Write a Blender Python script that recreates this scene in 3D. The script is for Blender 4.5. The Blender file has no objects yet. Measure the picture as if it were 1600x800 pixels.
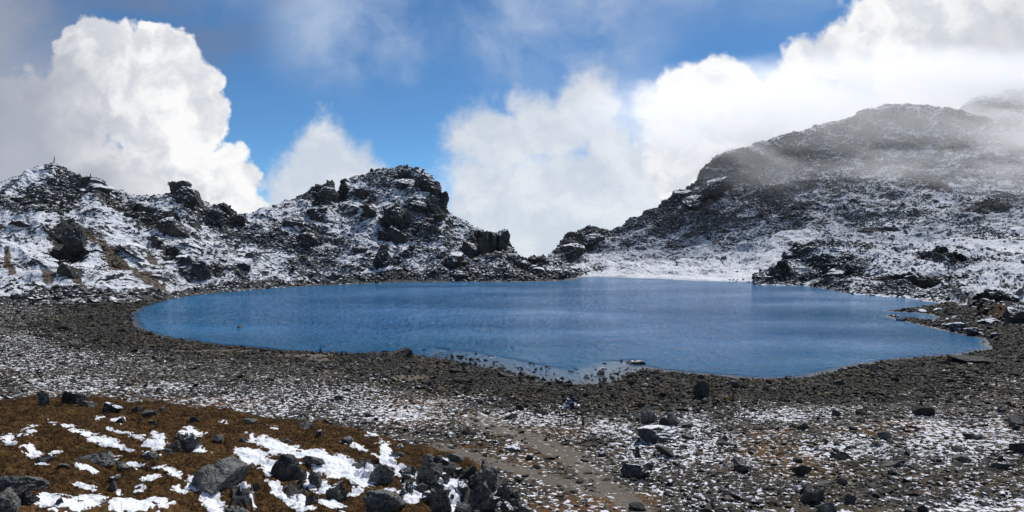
import bpy, bmesh, math, random
import numpy as np
from mathutils import Vector, Matrix
F32 = np.float32
S = bpy.context.scene
COL = S.collection

# ------------------------------------------------------------------ camera
FP, H, HZ = 1067.0, 13.0, 385.0          # focal length in photo pixels, eye height over the lake, horizon row
cam_d = bpy.data.cameras.new('camera'); cam = bpy.data.objects.new('camera', cam_d); COL.objects.link(cam)
cam.location = (0, 0, H); cam.rotation_euler = (math.radians(90), 0, 0)
cam_d.sensor_width = 36; cam_d.lens = 36 * FP / 1600; cam_d.shift_y = -(400 - HZ) / 1600
cam_d.clip_start = 0.1; cam_d.clip_end = 20000
S.camera = cam

# ------------------------------------------------------------------ view, sun, sky
S.view_settings.view_transform = 'Standard'; S.view_settings.look = 'None'
S.view_settings.gamma = 1; S.view_settings.use_curve_mapping = False
S.view_settings.exposure = 0.0
SUN_AZ, SUN_EL = 28.0, 51.0              # degrees right of the view direction, above the horizon
az, el = math.radians(SUN_AZ), math.radians(SUN_EL)
sd = Vector((math.sin(az) * math.cos(el), math.cos(az) * math.cos(el), math.sin(el)))
sl = bpy.data.lights.new('sun', 'SUN'); sl.energy = 4.2; sl.angle = math.radians(0.5); sl.color = (1.0, 0.955, 0.9)
so = bpy.data.objects.new('sun', sl); COL.objects.link(so); so.rotation_euler = sd.to_track_quat('Z', 'Y').to_euler()
so.location = (0, 0, 300)
W = bpy.data.worlds.new('World'); S.world = W; W.use_nodes = True
S.cycles.use_denoising = True
S.cycles.max_bounces = 6; S.cycles.diffuse_bounces = 2; S.cycles.glossy_bounces = 3
S.cycles.transmission_bounces = 3; S.cycles.transparent_max_bounces = 6; S.cycles.volume_bounces = 4
S.cycles.volume_step_rate = 1.0; S.cycles.volume_max_steps = 64
S.cycles.caustics_reflective = False; S.cycles.caustics_refractive = False
S.cycles.use_adaptive_sampling = True; S.cycles.adaptive_threshold = 0.02


class NT:
    """small helper round a node tree"""
    def __init__(s, nt):
        s.t = nt; s.t.nodes.clear()
    def n(s, typ, **kw):
        nd = s.t.nodes.new(typ)
        for k, v in kw.items():
            setattr(nd, k, v)
        return nd
    def l(s, a, b): s.t.links.new(a, b)
    def put(s, sock, v):
        if isinstance(v, bpy.types.NodeSocket): s.l(v, sock)
        else: sock.default_value = v
    def m(s, op, a, b=None, c=None, clamp=False):
        nd = s.n('ShaderNodeMath', operation=op, use_clamp=clamp)
        s.put(nd.inputs[0], a)
        if b is not None: s.put(nd.inputs[1], b)
        if c is not None: s.put(nd.inputs[2], c)
        return nd.outputs[0]
    def vm(s, op, a, b=None, c=None, out=0):
        nd = s.n('ShaderNodeVectorMath', operation=op)
        s.put(nd.inputs[0], a)
        if b is not None: s.put(nd.inputs[1] if op != 'SCALE' else nd.inputs[3], b)
        if c is not None: s.put(nd.inputs[2], c)
        return nd.outputs[1] if op in ('LENGTH', 'DOT_PRODUCT') else nd.outputs[out]
    def ss(s, x, lo, hi):                # smoothstep 0..1
        nd = s.n('ShaderNodeMapRange', interpolation_type='SMOOTHSTEP')
        s.put(nd.inputs[0], x); s.put(nd.inputs[1], lo); s.put(nd.inputs[2], hi)
        return nd.outputs[0]
    def lr(s, x, lo, hi, a, b):
        nd = s.n('ShaderNodeMapRange'); nd.clamp = True
        s.put(nd.inputs[0], x); s.put(nd.inputs[1], lo); s.put(nd.inputs[2], hi); s.put(nd.inputs[3], a); s.put(nd.inputs[4], b)
        return nd.outputs[0]
    def mix(s, f, a, b, mode='MIX'):
        nd = s.n('ShaderNodeMix', data_type='RGBA', blend_type=mode)
        s.put(nd.inputs[0], f)
        for q, v in ((nd.inputs[6], a), (nd.inputs[7], b)):
            s.put(q, v if isinstance(v, bpy.types.NodeSocket) else tuple(v) + ((1,) if len(v) == 3 else ()))
        return nd.outputs[2]
    def noise(s, vec, scale, detail=4, rough=0.55, dist=0, dim='3D', out=0):
        nd = s.n('ShaderNodeTexNoise', noise_dimensions=dim)
        s.put(nd.inputs['Vector'], vec); s.put(nd.inputs['Scale'], scale); s.put(nd.inputs['Detail'], detail)
        s.put(nd.inputs['Roughness'], rough); s.put(nd.inputs['Distortion'], dist)
        return nd.outputs[out]
    def vor(s, vec, scale, feature='F1', out='Distance', smooth=None):
        nd = s.n('ShaderNodeTexVoronoi', feature=feature)
        s.put(nd.inputs['Vector'], vec); s.put(nd.inputs['Scale'], scale)
        if smooth is not None and 'Smoothness' in nd.inputs: s.put(nd.inputs['Smoothness'], smooth)
        return nd.outputs[out]
    def attr(s, name): return s.n('ShaderNodeAttribute', attribute_name=name).outputs['Fac']


def build_sky():
    g = NT(W.node_tree)
    tc = g.n('ShaderNodeTexCoord').outputs['Generated']
    sep = g.n('ShaderNodeSeparateXYZ'); g.l(tc, sep.inputs[0])
    y = g.m('MAXIMUM', g.m('ABSOLUTE', sep.outputs[1]), 0.25)
    U = g.m('DIVIDE', sep.outputs[0], y); V = g.m('DIVIDE', sep.outputs[2], y)
    cb = g.n('ShaderNodeCombineXYZ')
    g.l(g.m('MULTIPLY_ADD', U, FP / 1000, 0.8), cb.inputs[0]); g.l(g.m('MULTIPLY_ADD', V, -FP / 1000, HZ / 1000), cb.inputs[1])
    g.l(g.m('LESS_THAN', sep.outputs[1], 0.0), cb.inputs[2])
    P = cb.outputs[0]
    sky = g.n('ShaderNodeTexSky', sky_type='NISHITA', sun_disc=False, sun_elevation=el, sun_rotation=az,
              altitude=4300, air_density=1.0, dust_density=0.3, ozone_density=2.6)
    skyc = sky.outputs[0]
    # blue deepening with height as seen from high altitude
    skyc = g.mix(1.0, skyc, (0.62, 0.93, 1.06), 'MULTIPLY')
    warp = g.noise(P, 5.0, 5, 0.6, out=1)
    warp = g.vm('SCALE', g.vm('SUBTRACT', warp, (0.5, 0.5, 0.5)), 0.11)
    Pw = g.vm('ADD', P, warp)
    warp2 = g.noise(P, 16.0, 5, 0.6, out=1)
    Pw = g.vm('ADD', Pw, g.vm('SCALE', g.vm('SUBTRACT', warp2, (0.5, 0.5, 0.5)), 0.045))
    def blobs(src, lst):
        o = None
        for (cx, cy, rx, ry) in lst:
            v = g.vm('MULTIPLY_ADD', src, (1000 / rx, 1000 / ry, 0), (-cx / rx, -cy / ry, 0))
            d = g.vm('LENGTH', v)
            o = d if o is None else g.m('SMOOTH_MIN', o, d, 0.12)
        return g.m('SUBTRACT', 1.0, o)
    fb = g.noise(P, 22.0, 8, 0.62, 0.3)                    # wispy edge detail
    fb0 = g.m('SUBTRACT', fb, 0.5)
    puff = g.vor(g.vm('ADD', P, g.vm('SCALE', warp2, 0.02)), 26.0, 'SMOOTH_F1', smooth=0.35)
    puff2 = g.vor(P, 60.0, 'SMOOTH_F1', smooth=0.4)
    bill = g.m('SUBTRACT', 0.55, g.m('ADD', g.m('MULTIPLY', puff, 0.7), g.m('MULTIPLY', puff2, 0.35)))
    # relief seen from the sun's side: difference of the noise along the light direction
    rel_a = g.noise(Pw, 9.0, 6, 0.55); rel_b = g.noise(g.vm('ADD', Pw, (0.016, -0.020, 0)), 9.0, 6, 0.55)
    relief = g.m('SUBTRACT', rel_a, rel_b)
    big_a = g.noise(Pw, 3.2, 3, 0.5)

    # layer 1: high thin veils
    vn = g.noise(g.vm('MULTIPLY', g.vm('ADD', P, warp), (1.0, 1.25, 1)), 3.4, 7, 0.56, 0.25)
    veil_m = blobs(P, [(560, 30, 130, 110), (610, 90, 60, 60), (860, 40, 170, 100), (930, -150, 900, 160)])
    veil = g.m('MULTIPLY', g.ss(vn, 0.36, 0.66), g.ss(veil_m, -0.5, 0.5))
    veil = g.m('MULTIPLY', veil, 0.9)
    grey_m = blobs(Pw, [(20, 20, 260, 120), (190, 5, 210, 45), (330, 60, 110, 60), (0, -150, 900, 160)])
    grey = g.m('MULTIPLY', g.ss(g.m('ADD', grey_m, g.m('MULTIPLY', g.m('SUBTRACT', vn, 0.5), 2.4)), 0.0, 0.9), 0.62)
    # layer 2: soft cloud banks
    soft_m = blobs(Pw, [(505, 235, 52, 55), (545, 262, 52, 55), (490, 300, 70, 70), (570, 330, 70, 70),
                        (775, 215, 72, 62), (850, 195, 72, 66), (918, 160, 52, 62), (948, 235, 60, 60), (760, 320, 90, 100),
                        (900, 320, 200, 110), (830, 400, 220, 90), (1000, 300, 180, 90), (1030, 170, 42, 44), (985, 280, 60, 60)])
    soft = g.ss(g.m('ADD', soft_m, g.m('MULTIPLY', fb0, 0.9)), -0.22, 0.42)
    mid_m = blobs(Pw, [(1078, 148, 48, 52), (1130, 130, 56, 44), (1160, 165, 50, 60), (1110, 230, 130, 100), (1240, 190, 90, 100),
                       (1255, 100, 42, 50), (1310, 80, 60, 60), (1370, 50, 80, 80), (1470, 90, 190, 160), (1600, 60, 200, 200), (1420, 240, 260, 130),
                       (1480, -150, 200, 200)])
    mid = g.ss(g.m('ADD', mid_m, g.m('MULTIPLY', g.m('ADD', fb0, g.m('MULTIPLY', bill, 0.35)), 0.55)), -0.04, 0.28)
    # layer 3: the crisp cumulus on the left
    cum_m = blobs(Pw, [(120, 62, 46, 36), (175, 75, 60, 46), (228, 72, 38, 36), (262, 64, 40, 32), (285, 110, 50, 60), (326, 126, 32, 34),
                       (320, 185, 38, 55), (210, 150, 120, 75), (255, 220, 100, 90), (340, 262, 52, 42), (385, 292, 36, 40), (395, 335, 46, 44), (310, 320, 130, 80), (130, 320, 190, 120),
                       (130, 150, 80, 80), (60, 250, 130, 150)])
    cum = g.ss(g.m('ADD', cum_m, g.m('ADD', g.m('MULTIPLY', bill, 0.42), g.m('MULTIPLY', fb0, 0.60))), 0.0, 0.22)
    left_m = blobs(Pw, [(-10, 225, 250, 260), (70, 300, 220, 90), (-100, 100, 240, 240)])
    left = g.ss(g.m('ADD', left_m, g.m('MULTIPLY', fb0, 0.4)), -0.1, 0.75)
    # generic cloud for the rest of the dome
    gen = g.ss(g.noise(tc, 2.2, 7, 0.6, 0.4), 0.52, 0.68)
    back = g.m('MAXIMUM', g.m('SUBTRACT', 1.0, g.ss(sep.outputs[1], 0.25, 0.45)), 0.0)

    K = 10.0                                             # cloud radiance before the background strength
    def col(c): return tuple(K * q for q in c)
    c = skyc
    c = g.mix(veil, c, col((0.44, 0.55, 0.74)))
    c = g.mix(grey, c, col((0.17, 0.22, 0.33)))
    lit = g.m('ADD', 0.80, g.m('MULTIPLY', relief, 1.1), clamp=False)
    softc = g.mix(g.ss(g.m('ADD', big_a, relief), 0.35, 0.7), col((0.63, 0.68, 0.76)), col((0.82, 0.845, 0.88)))
    c = g.mix(g.m('MULTIPLY', soft, 0.93), c, softc)
    midc = g.mix(g.ss(g.m('ADD', big_a, g.m('MULTIPLY', relief, 2.5)), 0.15, 0.75), col((0.70, 0.73, 0.79)), col((0.97, 0.97, 0.975)))
    rshade = g.ss(blobs(Pw, [(1640, 110, 260, 200)]), 0.0, 0.8)
    midc = g.mix(g.m('MULTIPLY', rshade, 0.62), midc, col((0.50, 0.535, 0.60)))
    c = g.mix(mid, c, midc)
    cumc = g.mix(g.ss(g.m('ADD', g.m('MULTIPLY', relief, 1.8), g.m('ADD', big_a, g.m('MULTIPLY', bill, 0.12))), 0.25, 0.66), col((0.68, 0.705, 0.76)), col((0.97, 0.97, 0.97)))
    c = g.mix(cum, c, cumc)
    leftc = g.mix(g.ss(big_a, 0.3, 0.7), col((0.33, 0.36, 0.44)), col((0.44, 0.47, 0.55)))
    c = g.mix(g.m('MULTIPLY', left, 0.93), c, leftc)
    c = g.mix(g.m('MULTIPLY', g.m('MULTIPLY', back, gen), 0.6), c, col((0.45, 0.5, 0.58)))
    bg = g.n('ShaderNodeBackground'); g.l(c, bg.inputs[0]); bg.inputs[1].default_value = 0.1
    out = g.n('ShaderNodeOutputWorld'); g.l(bg.outputs[0], out.inputs[0])
    W.cycles.sampling_method = 'MANUAL'; W.cycles.sample_map_resolution = 512
build_sky()

# ------------------------------------------------------------------ numeric noise
def _h(ix, iy, iz, seed):
    n = (ix.astype(np.int64) * 374761393 + iy.astype(np.int64) * 668265263 + (iz.astype(np.int64) if not np.isscalar(iz) else iz) * 2147483647 + seed * 144665) & 0xFFFFFFFF
    n = ((n ^ (n >> 13)) * 1274126177) & 0xFFFFFFFF
    n = ((n ^ (n >> 16)) * 2246822519) & 0xFFFFFFFF
    return (n ^ (n >> 15)) & 0xFFFFFFFF
def _r(n): return (n & 0xFFFF).astype(F32) / 65535.0
def perlin2(x, y, seed=0):
    x0 = np.floor(x); y0 = np.floor(y); fx = (x - x0).astype(F32); fy = (y - y0).astype(F32)
    ux = fx * fx * fx * (fx * (fx * 6 - 15) + 10); uy = fy * fy * fy * (fy * (fy * 6 - 15) + 10)
    x0 = x0.astype(np.int64); y0 = y0.astype(np.int64)
    def gr(ix, iy, dx, dy):
        a = _r(_h(ix, iy, 0, seed)) * F32(6.2831853)
        return np.cos(a) * dx + np.sin(a) * dy
    a = gr(x0, y0, fx, fy); b = gr(x0 + 1, y0, fx - 1, fy); c = gr(x0, y0 + 1, fx, fy - 1); d = gr(x0 + 1, y0 + 1, fx - 1, fy - 1)
    return ((a + (b - a) * ux) * (1 - uy) + (c + (d - c) * ux) * uy) * 1.5
def fbm2(x, y, sc, oct=4, g=0.5, seed=0, ridged=False):
    o = 0; a = 1.0; t = 0
    x = x / sc; y = y / sc
    for i in range(oct):
        n = perlin2(x, y, seed + i * 17)
        if ridged: n = 1 - 2 * np.abs(n)
        o = o + a * n; t += a; a *= g; x = x * 2.03 + 11.3; y = y * 2.03 - 7.1
    return o / t
def facets2(x, y, sc, seed=0, tilt=1.0):
    """cells with a random tilted plane each: angular rock relief, about -1..1; also the cell border distance"""
    x = x / sc; y = y / sc; ix = np.floor(x).astype(np.int64); iy = np.floor(y).astype(np.int64)
    best = np.full(x.shape, 9.0, F32); val = np.zeros(x.shape, F32); sec = np.full(x.shape, 9.0, F32)
    for dx in (-1, 0, 1):
        for dy in (-1, 0, 1):
            cx = ix + dx; cy = iy + dy; h1 = _h(cx, cy, 0, seed); h2 = _h(cx, cy, 1, seed + 5)
            px = x - (cx + _r(h1)); py = y - (cy + _r(h1 >> 16)); d = px * px + py * py
            v = (_r(h2) - 0.5) * 1.2 + tilt * (px * (_r(h2 >> 16) - 0.5) * 2.6 + py * (_r(h1 >> 8) - 0.5) * 2.6)
            m = d < best
            sec = np.where(m, best, np.minimum(sec, d)); best = np.where(m, d, best).astype(F32); val = np.where(m, v, val).astype(F32)
    return val, np.sqrt(sec) - np.sqrt(best)
def perlin3(p, seed=0):
    p0 = np.floor(p); f = (p - p0).astype(F32); u = f * f * f * (f * (f * 6 - 15) + 10); p0 = p0.astype(np.int64); o = 0
    for cx in (0, 1):
        for cy in (0, 1):
            for cz in (0, 1):
                hh = _h(p0[:, 0] + cx, p0[:, 1] + cy, p0[:, 2] + cz, seed)
                gx = _r(hh) * 2 - 1; gy = _r(hh >> 8) * 2 - 1; gz = _r(hh >> 16) * 2 - 1
                d = gx * (f[:, 0] - cx) + gy * (f[:, 1] - cy) + gz * (f[:, 2] - cz)
                w = (u[:, 0] if cx else 1 - u[:, 0]) * (u[:, 1] if cy else 1 - u[:, 1]) * (u[:, 2] if cz else 1 - u[:, 2])
                o = o + w * d
    return o
def fbm3(p, sc, oct=4, g=0.5, seed=0):
    o = 0; a = 1.0; t = 0; q = p / sc
    for i in range(oct):
        o = o + a * perlin3(q, seed + 13 * i); t += a; a *= g; q = q * 2.05 + 3.7
    return o / t
def sstep(x, a, b):
    t = np.clip((x - a) / (b - a), 0, 1); return t * t * (3 - 2 * t)
def interp(u, pts, k=1):
    xs = [p[0] for p in pts]; ys = [p[k] for p in pts]; return np.interp(u, xs, ys)
def px2w(u, v, z=0.0):
    Y = (H - z) * FP / (np.asarray(v, float) - HZ); return (np.asarray(u, float) - 800) * Y / FP, Y
def proj(x, y, z): return 800 + FP * x / y, HZ + FP * (H - z) / y
def blobmask(u, v, lst):
    """largest of soft ellipses given in photo rows and columns: 1 at the centre, 0 at the rim, negative outside"""
    o = np.full(u.shape, -9.0, F32)
    for b in lst:
        cx, cy, rx, ry = b[:4]; rot = math.radians(b[4]) if len(b) > 4 else 0
        dx = u - cx; dy = v - cy; c, s = math.cos(rot), math.sin(rot)
        o = np.maximum(o, 1 - np.sqrt(((dx * c + dy * s) / rx) ** 2 + ((-dx * s + dy * c) / ry) ** 2))
    return o

# ------------------------------------------------------------------ mesh helpers
def mesh_np(name, V, Fc, mat, attrs=None, smooth=False, parent=None, link=True):
    """one mesh object from a vertex array and an (n,k) face array"""
    me = bpy.data.meshes.new(name)
    V = np.asarray(V, F32); Fc = np.asarray(Fc, np.int32); n, k = Fc.shape
    me.vertices.add(len(V)); me.vertices.foreach_set('co', V.ravel())
    me.loops.add(n * k); me.loops.foreach_set('vertex_index', Fc.ravel())
    me.polygons.add(n); me.polygons.foreach_set('loop_start', np.arange(0, n * k, k, dtype=np.int32))
    me.polygons.foreach_set('use_smooth', np.full(n, smooth))
    me.update(calc_edges=True)
    for an, av in (attrs or {}).items():
        a = me.attributes.new(an, 'FLOAT', 'POINT'); a.data.foreach_set('value', np.asarray(av, F32).ravel())
    if mat is not None: me.materials.append(mat)
    if not link: return me
    o = bpy.data.objects.new(name, me); COL.objects.link(o)
    if parent is not None: o.parent = parent
    return o
def grid_faces(nr, nc):
    i = np.arange(nr * nc).reshape(nr, nc)
    return np.stack([i[:-1, :-1], i[:-1, 1:], i[1:, 1:], i[1:, :-1]], -1).reshape(-1, 4)
def grid_normals(X, Y, Z):
    P = np.stack([X, Y, Z], -1); du = np.gradient(P, axis=1); dv = np.gradient(P, axis=0)
    n = np.cross(du, dv); n /= np.linalg.norm(n, axis=-1, keepdims=True) + 1e-9
    n[n[..., 2] < 0] *= -1
    return n
def tag(o, label=None, cat=None, group=None, kind=None):
    for k, v in (('label', label), ('category', cat), ('group', group), ('kind', kind)):
        if v: o[k] = v
    return o

# ------------------------------------------------------------------ materials
def newmat(name):
    m = bpy.data.materials.new(name); m.use_nodes = True; g = NT(m.node_tree)
    b = g.n('ShaderNodeBsdfPrincipled'); o = g.n('ShaderNodeOutputMaterial'); g.l(b.outputs[0], o.inputs[0])
    return m, g, b
def bump(g, b, height, strength, dist):
    n = g.n('ShaderNodeBump'); g.put(n.inputs['Height'], height); n.inputs['Strength'].default_value = strength; n.inputs['Distance'].default_value = dist
    g.l(n.outputs[0], b.inputs['Normal']); return n.outputs[0]
SNOW = (0.80, 0.82, 0.86)
def rock_color(g, P, base=1.0, fine=1.0):
    a = g.noise(P, 1.3 * fine, 6, 0.65); l = g.noise(P, 9 * fine, 4, 0.7)
    c = g.mix(g.ss(a, 0.32, 0.68), (0.030 * base, 0.031 * base, 0.033 * base), (0.092 * base, 0.090 * base, 0.086 * base))
    c = g.mix(g.m('MULTIPLY', g.ss(l, 0.55, 0.72), 0.7), c, (0.16 * base, 0.16 * base, 0.145 * base))
    return g.mix(g.m('MULTIPLY', g.ss(g.noise(P, 3.1 * fine, 3, 0.5), 0.60, 0.75), 0.35), c, (0.10 * base, 0.085 * base, 0.045 * base))
def snow_flat(g, thr_lo, thr_hi, nz=None):
    geo = g.n('ShaderNodeNewGeometry'); s = g.n('ShaderNodeSeparateXYZ'); g.l(geo.outputs['Normal'], s.inputs[0])
    return s.outputs[2]

def mat_rock(name, base=1.0, fine=1.0, snow=0.0, bumpd=0.03, lichen=0.0):
    m, g, b = newmat(name)
    P = g.n('ShaderNodeTexCoord').outputs['Object']
    oi = g.n('ShaderNodeObjectInfo').outputs['Random']
    P = g.vm('ADD', P, g.vm('SCALE', g.vm('MULTIPLY', (37.0, 17.0, 53.0), (1, 1, 1)), oi))
    c = rock_color(g, P, base, fine)
    c = g.mix(1.0, c, g.mix(oi, (0.8, 0.8, 0.82), (1.2, 1.18, 1.14)), 'MULTIPLY')
    if lichen:
        c = g.mix(g.m('MULTIPLY', g.ss(g.noise(P, 9.0, 7, 0.85), 0.52, 0.60), lichen), c, (0.23, 0.24, 0.195))
        c = g.mix(g.m('MULTIPLY', g.ss(g.noise(P, 14.0, 5, 0.8), 0.54, 0.60), lichen), c, (0.018, 0.018, 0.018))
        c = g.mix(g.m('MULTIPLY', g.ss(g.noise(P, 2.3, 6, 0.75), 0.66, 0.72), lichen), c, (0.15, 0.10, 0.03))
    ck = g.vor(g.vm('ADD', g.vm('MULTIPLY', P, (1, 1, 2.0)), g.vm('SCALE', g.noise(P, 4.0 * fine, 3, out=1), 0.25 / fine)), 1.9 * fine, 'DISTANCE_TO_EDGE')
    c = g.mix(g.ss(ck, 0.0, 0.035), (0.012, 0.012, 0.011), c)
    hgt = g.m('ADD', g.m('MULTIPLY', g.m('MINIMUM', ck, 0.06), 9.0), 0.0)
    hgt = g.m('ADD', hgt, g.noise(P, 6 * fine, 6, 0.7))
    bump(g, b, hgt, 0.8, bumpd)
    if snow > 0:
        geo = g.n('ShaderNodeNewGeometry'); s = g.n('ShaderNodeSeparateXYZ'); g.l(geo.outputs['Normal'], s.inputs[0])
        n = g.noise(P, 3.0 * fine, 5, 0.7)
        f = g.ss(g.m('ADD', s.outputs[2], g.m('MULTIPLY', g.m('SUBTRACT', n, 0.5), 1.6)), 1.15 - snow * 0.6, 1.22 - snow * 0.6)
        c = g.mix(f, c, SNOW)
    g.put(b.inputs['Base Color'], c); b.inputs['Roughness'].default_value = 0.85; b.inputs['Specular IOR Level'].default_value = 0.3
    return m

def mat_hill(name, scale=1.0, snow=0.0, rockb=1.0, soft=0.0):
    """scree and crag slope: snow lies on the flatter ground between stones, grey rock on what is steep"""
    m, g, b = newmat(name)
    P = g.n('ShaderNodeTexCoord').outputs['Object']
    geo = g.n('ShaderNodeNewGeometry'); s = g.n('ShaderNodeSeparateXYZ'); g.l(geo.outputs['Normal'], s.inputs[0])
    rough = g.attr('rocky'); soil = g.attr('turf')
    n1 = g.noise(P, 0.09 / scale, 4, 0.6); n2 = g.noise(P, 0.55 / scale, 5, 0.7); n3 = g.noise(P, 1.9 / scale, 4, 0.75)
    cell = g.vor(g.vm('ADD', P, g.vm('SCALE', g.noise(P, 1.0 / scale, 2, out=1), 1.0)), 0.75 / scale, 'F1')
    x = g.m('ADD', g.m('MULTIPLY', g.m('SUBTRACT', s.outputs[2], 0.66), 1.5), g.m('MULTIPLY', g.m('SUBTRACT', n1, 0.5), 1.9))
    x = g.m('ADD', x, g.m('MULTIPLY', g.m('SUBTRACT', n2, 0.5), 1.5))
    x = g.m('ADD', x, g.m('MULTIPLY', g.m('SUBTRACT', n3, 0.5), 1.5))
    x = g.m('ADD', x, g.m('MULTIPLY', g.m('SUBTRACT', cell, 0.55), 0.55))
    x = g.m('ADD', x, g.m('MULTIPLY', g.m('SUBTRACT', g.noise(g.vm('MULTIPLY', P, (1.0, 0.35, 0.5)), 1.6 / scale, 4, 0.8), 0.5), 1.6))
    x = g.m('SUBTRACT', x, g.m('MULTIPLY', rough, 1.0))
    x = g.m('ADD', x, snow)
    f = g.ss(x, -0.06 - soft, 0.16 + soft)
    c = rock_color(g, g.vm('SCALE', P, 1.0), rockb, 0.5 / scale)
    tc_ = g.mix(g.ss(g.noise(P, 0.8, 5, 0.7), 0.35, 0.65), (0.045, 0.03, 0.014), (0.12, 0.075, 0.03))
    c = g.mix(soil, c, tc_)
    f = g.m('MULTIPLY', f, g.m('SUBTRACT', 1.0, g.m('MULTIPLY', g.ss(g.m('ADD', soil, g.m('SUBTRACT', n3, 0.5)), 0.35, 0.6), 0.9)))
    c = g.mix(f, c, SNOW)
    hgt = g.m('ADD', g.m('MULTIPLY', n3, 0.7), g.m('MULTIPLY', g.noise(P, 5 / scale, 4, 0.7), 0.35))
    bump(g, b, hgt, 0.8, 0.9 * scale)
    g.put(b.inputs['Base Color'], c); b.inputs['Roughness'].default_value = 0.9; b.inputs['Specular IOR Level'].default_value = 0.2
    return m

def mat_ground(name):
    m, g, b = newmat(name)
    P = g.n('ShaderNodeTexCoord').outputs['Object']
    sn, turf, dirt = g.attr('snow'), g.attr('turf'), g.attr('dirt')
    n1 = g.noise(P, 0.7, 5, 0.65); n2 = g.noise(P, 4.5, 5, 0.72); n3 = g.noise(P, 14, 3, 0.7)
    peb = g.vor(P, 7.0, 'F1', 'Color'); pd = g.vor(P, 7.0, 'DISTANCE_TO_EDGE')
    pv = g.n('ShaderNodeSeparateColor'); g.l(peb, pv.inputs[0])
    stone = g.mix(pv.outputs[0], (0.028, 0.024, 0.019), (0.095, 0.083, 0.066))
    stone = g.mix(g.ss(n3, 0.4, 0.7), stone, (0.07, 0.066, 0.058))
    gravel = g.mix(g.ss(pd, 0.0, 0.05), (0.020, 0.015, 0.010), stone)
    brown = g.mix(g.ss(n2, 0.3, 0.7), (0.045, 0.026, 0.011), (0.115, 0.07, 0.032))
    c = g.mix(g.ss(g.m('ADD', turf, g.m('MULTIPLY', g.m('SUBTRACT', n2, 0.5), 1.1)), 0.35, 0.6), gravel, brown)
    c = g.mix(1.0, c, g.mix(g.ss(g.noise(P, 0.2, 4, 0.6), 0.38, 0.62), (0.85, 0.85, 0.85), (1.35, 1.12, 0.85)), 'MULTIPLY')
    dc = g.mix(g.ss(n2, 0.3, 0.7), (0.11, 0.092, 0.07), (0.17, 0.145, 0.115))
    c = g.mix(g.ss(g.m('ADD', dirt, g.m('MULTIPLY', g.m('SUBTRACT', n2, 0.5), 0.9)), 0.35, 0.65), c, dc)
    x = g.m('ADD', sn, g.m('MULTIPLY', g.m('SUBTRACT', n1, 0.5), 0.9))
    x = g.m('ADD', x, g.m('MULTIPLY', g.m('SUBTRACT', g.noise(g.vm('ADD', P, g.vm('SCALE', g.noise(P, 9.0, 2, out=1), 0.12)), 3.4, 3, 0.62), 0.5), 3.0))
    f = g.ss(x, 0.50, 0.56)
    c = g.mix(f, c, SNOW)
    hgt = g.m('ADD', g.m('MULTIPLY', g.m('MINIMUM', pd, 0.12), 4.0), g.m('ADD', n2, g.m('MULTIPLY', f, 0.5)))
    bump(g, b, hgt, 0.8, 0.06)
    g.put(b.inputs['Base Color'], c); b.inputs['Roughness'].default_value = 0.9; b.inputs['Specular IOR Level'].default_value = 0.2
    return m

def mat_mound(name):
    m, g, b = newmat(name)
    P = g.n('ShaderNodeTexCoord').outputs['Object']
    sn, rk = g.attr('snow'), g.attr('rocky')
    n1 = g.noise(P, 1.1, 5, 0.6); n2 = g.noise(P, 9, 6, 0.75); n3 = g.noise(P, 40, 4, 0.75)
    c = g.mix(g.ss(n2, 0.36, 0.64), (0.024, 0.012, 0.004), (0.165, 0.088, 0.028))
    c = g.mix(g.m('MULTIPLY', g.ss(g.noise(P, 3.0, 4, 0.6), 0.5, 0.68), 0.6), c, (0.045, 0.024, 0.009))
    c = g.mix(g.m('MULTIPLY', g.ss(n1, 0.52, 0.75), 0.5), c, (0.115, 0.070, 0.024))
    c = g.mix(g.m('MULTIPLY', g.ss(n3, 0.5, 0.75), 0.4), c, (0.17, 0.105, 0.045))
    c = g.mix(g.ss(rk, 0.4, 0.6), c, rock_color(g, P, 1.1, 3.0))
    f = g.ss(g.m('ADD', sn, g.m('MULTIPLY', g.m('SUBTRACT', g.noise(P, 11, 6, 0.75), 0.5), 1.6)), 0.44, 0.56)
    c = g.mix(f, c, SNOW)
    hgt = g.m('ADD', g.m('MULTIPLY', g.m('ADD', n2, g.m('MULTIPLY', n3, 0.6)), g.m('SUBTRACT', 1.0, g.m('MULTIPLY', f, 0.8))), g.m('MULTIPLY', f, 0.5))
    bump(g, b, hgt, 0.9, 0.05)
    g.put(b.inputs['Base Color'], c); b.inputs['Roughness'].default_value = 0.95; b.inputs['Specular IOR Level'].default_value = 0.15
    return m

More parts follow.
